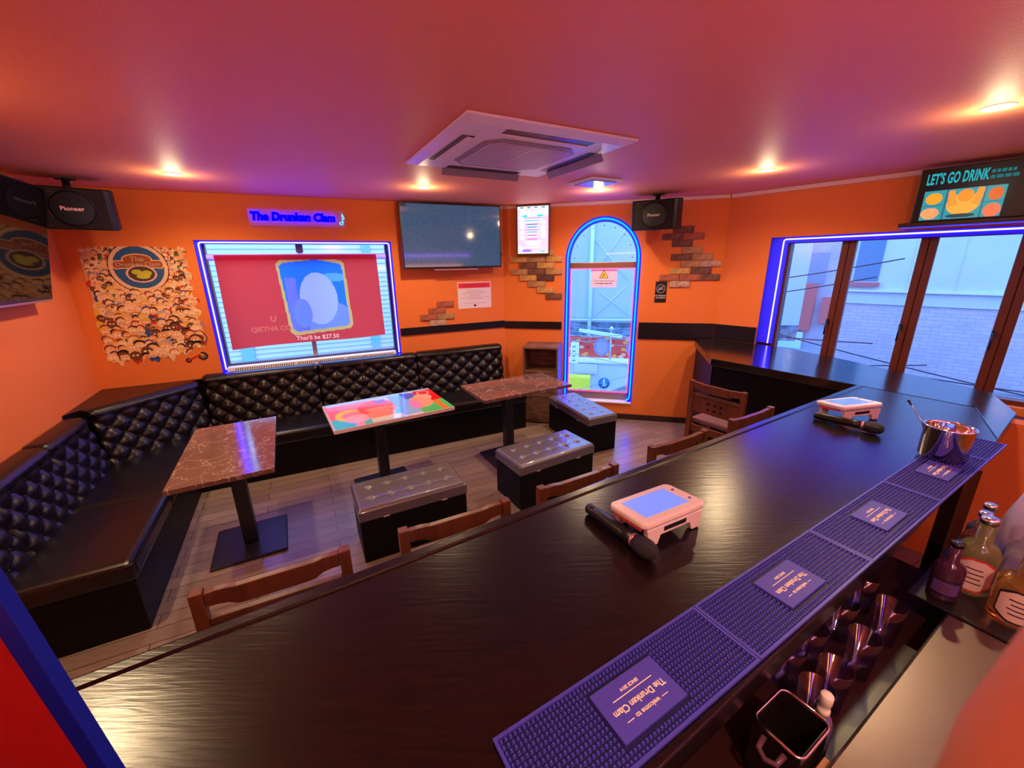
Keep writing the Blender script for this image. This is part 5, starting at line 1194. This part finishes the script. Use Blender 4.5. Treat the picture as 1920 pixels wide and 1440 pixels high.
for cx in (0.46, 0.86):
    p.ell(cx, 0.5, 0.10, 0.42, (140, 130, 175)); p.ell(cx, 0.5, 0.07, 0.3, (165, 150, 190))
bn = wthing('banner', 'red and orange printed banner along the terrace outside the arched window', 'banner', 'B', -0.15, -0.47, -5.3)
p.mesh('print', M['print'], bn); MB().box(-0.95, 0.95, 0.004, 0.02, 0, 0.52).build('backing', pale, bn)
mb = MB(); mb.box(-3.0, 3.0, 0, 0.35, -2.2, -0.53); m2 = MB(); m2.box(-3.0, 3.0, -0.06, 0.35, -0.529, -0.48); m3 = MB(); m3.box(-0.85, -0.30, -0.055, -0.0005, -0.80, -0.56)
ext('terrace_wall', 'pale grey terrace wall under the red banner outside', 'wall', 'B', 5.0, [('wall', mb, mat('pale_concrete', (0.62, 0.68, 0.76), 0.8)), ('coping', m2, mat('white_coping', (0.8, 0.85, 0.9), 0.6)), ('fascia', m3, pale)])
tag(MB().add(plank(-0.95, -0.44, -0.2, 0.1, -1.20, -0.76, 0.0), BF).build('yellow_awning', mat('yellow_canvas', (0.95, 0.85, 0.05), 0.6), loc=onwall('B', 0, 0, -4.6), rz=wrot('B')), 'bright yellow awning at the bottom of the arched window view', 'awning')
rs = wthing('round_sign', 'round blue pedestrian sign on a pole outside the arched window', 'sign', 'B', -0.12, -0.80, -4.2)
MB().lathe([(0, 0.0), (0.125, 0.0), (0.125, 0.01), (0, 0.01)], 32, axis='y').build('disc', mat('blue_sign_face', (0.01, 0.16, 0.45), 0.4), rs)
MB().tube([(0, -0.012, 0.05), (0, -0.012, -0.02)], 0.022, 10).tube([(0, -0.012, -0.02), (-0.03, -0.012, -0.075)], 0.012, 8).tube([(0, -0.012, -0.02), (0.03, -0.012, -0.075)], 0.012, 8).tube([(0.045, -0.012, 0.0), (0.05, -0.012, -0.05)], 0.010, 8).lathe([(0, 0), (0.022, 0), (0.022, 0.004), (0, 0.004)], 12, c=(0, -0.012, 0.078), axis='y').build('pedestrian_symbol', mat('white_symbol', (0.75, 0.82, 0.85), 0.5), rs)
MB().box(-0.075, 0.075, 0.0, 0.01, -0.30, -0.15).build('lower_plate', mat('grey_plate', (0.4, 0.46, 0.5), 0.6), rs); MB().box(-0.015, 0.015, 0.011, 0.03, -1.6, 0.12).build('pole', pale, rs)
sl_ = wthing('street_lamp', 'white street lamp head on thin pole outside the arched window', 'street lamp', 'B', -0.02, -0.40, -4.8)
MB().tube([(0, 0, 0), (0, 0, 0.68)], 0.016, 8).build('pole', pale, sl_); MB().lathe([(0.0, 0.78), (0.05, 0.73), (0.055, 0.69), (0.0, 0.68)], 16).build('lamp_head', mat('white_lamp', (0.85, 0.9, 0.9), 0.5), sl_)
vs_ = wthing('vertical_sign', 'tall white vertical shop sign at the left of the arched window view', 'sign', 'B', -0.80, -0.42, -4.4)
MB().box(-0.09, 0.09, 0, 0.1, 0, 0.46).build('sign_box', mat('white_signbox', (0.85, 0.92, 0.85), 0.5), vs_); t_ = MB()
for k in range(4): t_.box(-0.05, 0.02, -0.003, -0.0005, 0.05+k*0.105, 0.08+k*0.105)
t_.build('characters', mat('teal_characters', (0.1, 0.4, 0.4), 0.5), vs_)
tag(MB().add(plank(-0.75, 0.18, 0, 0.06, 0.215, 0.285, 0), BF).build('light_beam', lt, loc=onwall('B', -0.0, 0, -4.3), rz=wrot('B')), 'pale horizontal beam among the wires outside the arched window', 'beam')
bpy.data.objects['light_beam'].rotation_euler = (0, 0.13, wrot('B'))
wires('B', 3.4, [(-1.2, 0.75, 1.0, 0.80, 0.03), (-1.2, 0.70, 1.0, 0.45, 0.05), (-1.2, 0.60, 1.0, 0.62, 0.08), (-1.2, 0.45, 1.0, 0.35, 0.06), (-1.2, 0.30, 1.0, 0.55, 0.04), (-1.2, 0.55, 1.0, 0.25, 0.02), (-1.2, 0.22, 1.0, 0.45, 0.02), (-1.2, 0.12, 1.0, -0.25, 0.03), (-1.0, -0.85, 0.6, -0.28, 0.02), (-1.2, 0.35, 1.0, 0.20, 0.05)], 'bundle of pale street wires outside the arched window', 0.006, mat('blue_grey_wire', (0.25, 0.36, 0.45), 0.6))
# behind the flag window
mb = MB(); mb.box(-4.0, 5.0, 0, 0.3, -1.0, 2.6); l_ = MB()
for i in range(41): l_.box(-4.0, 5.0, -0.012, -0.0005, -0.9+i*0.085, -0.892+i*0.085)
v_ = MB(); v_.box(0.85, 1.0, -0.03, -0.0125, -0.2, 2.2); v_.box(-1.35, -1.15, -0.03, -0.0125, -0.4, 0.55)
ext('building', 'pale building with horizontal siding behind the flag window', 'building', 'A', 4.0, [('wall', mb, mat('pale_siding', (0.80, 0.80, 0.78), 0.7)), ('siding_lines', l_, mat('siding_joint', (0.35, 0.45, 0.55), 0.8)), ('blue_panel', v_, mat('blue_panels', (0.25, 0.55, 0.75), 0.6))])  # thin grey blue lines between the siding boards
tag(MB().box(-20, 20, -20, 25, -3.05, -3.0).build('street', mat('street_asphalt', (0.25, 0.26, 0.28), 0.9), loc=(0, 0, 0)), 'grey street surface far below the windows', 'street')
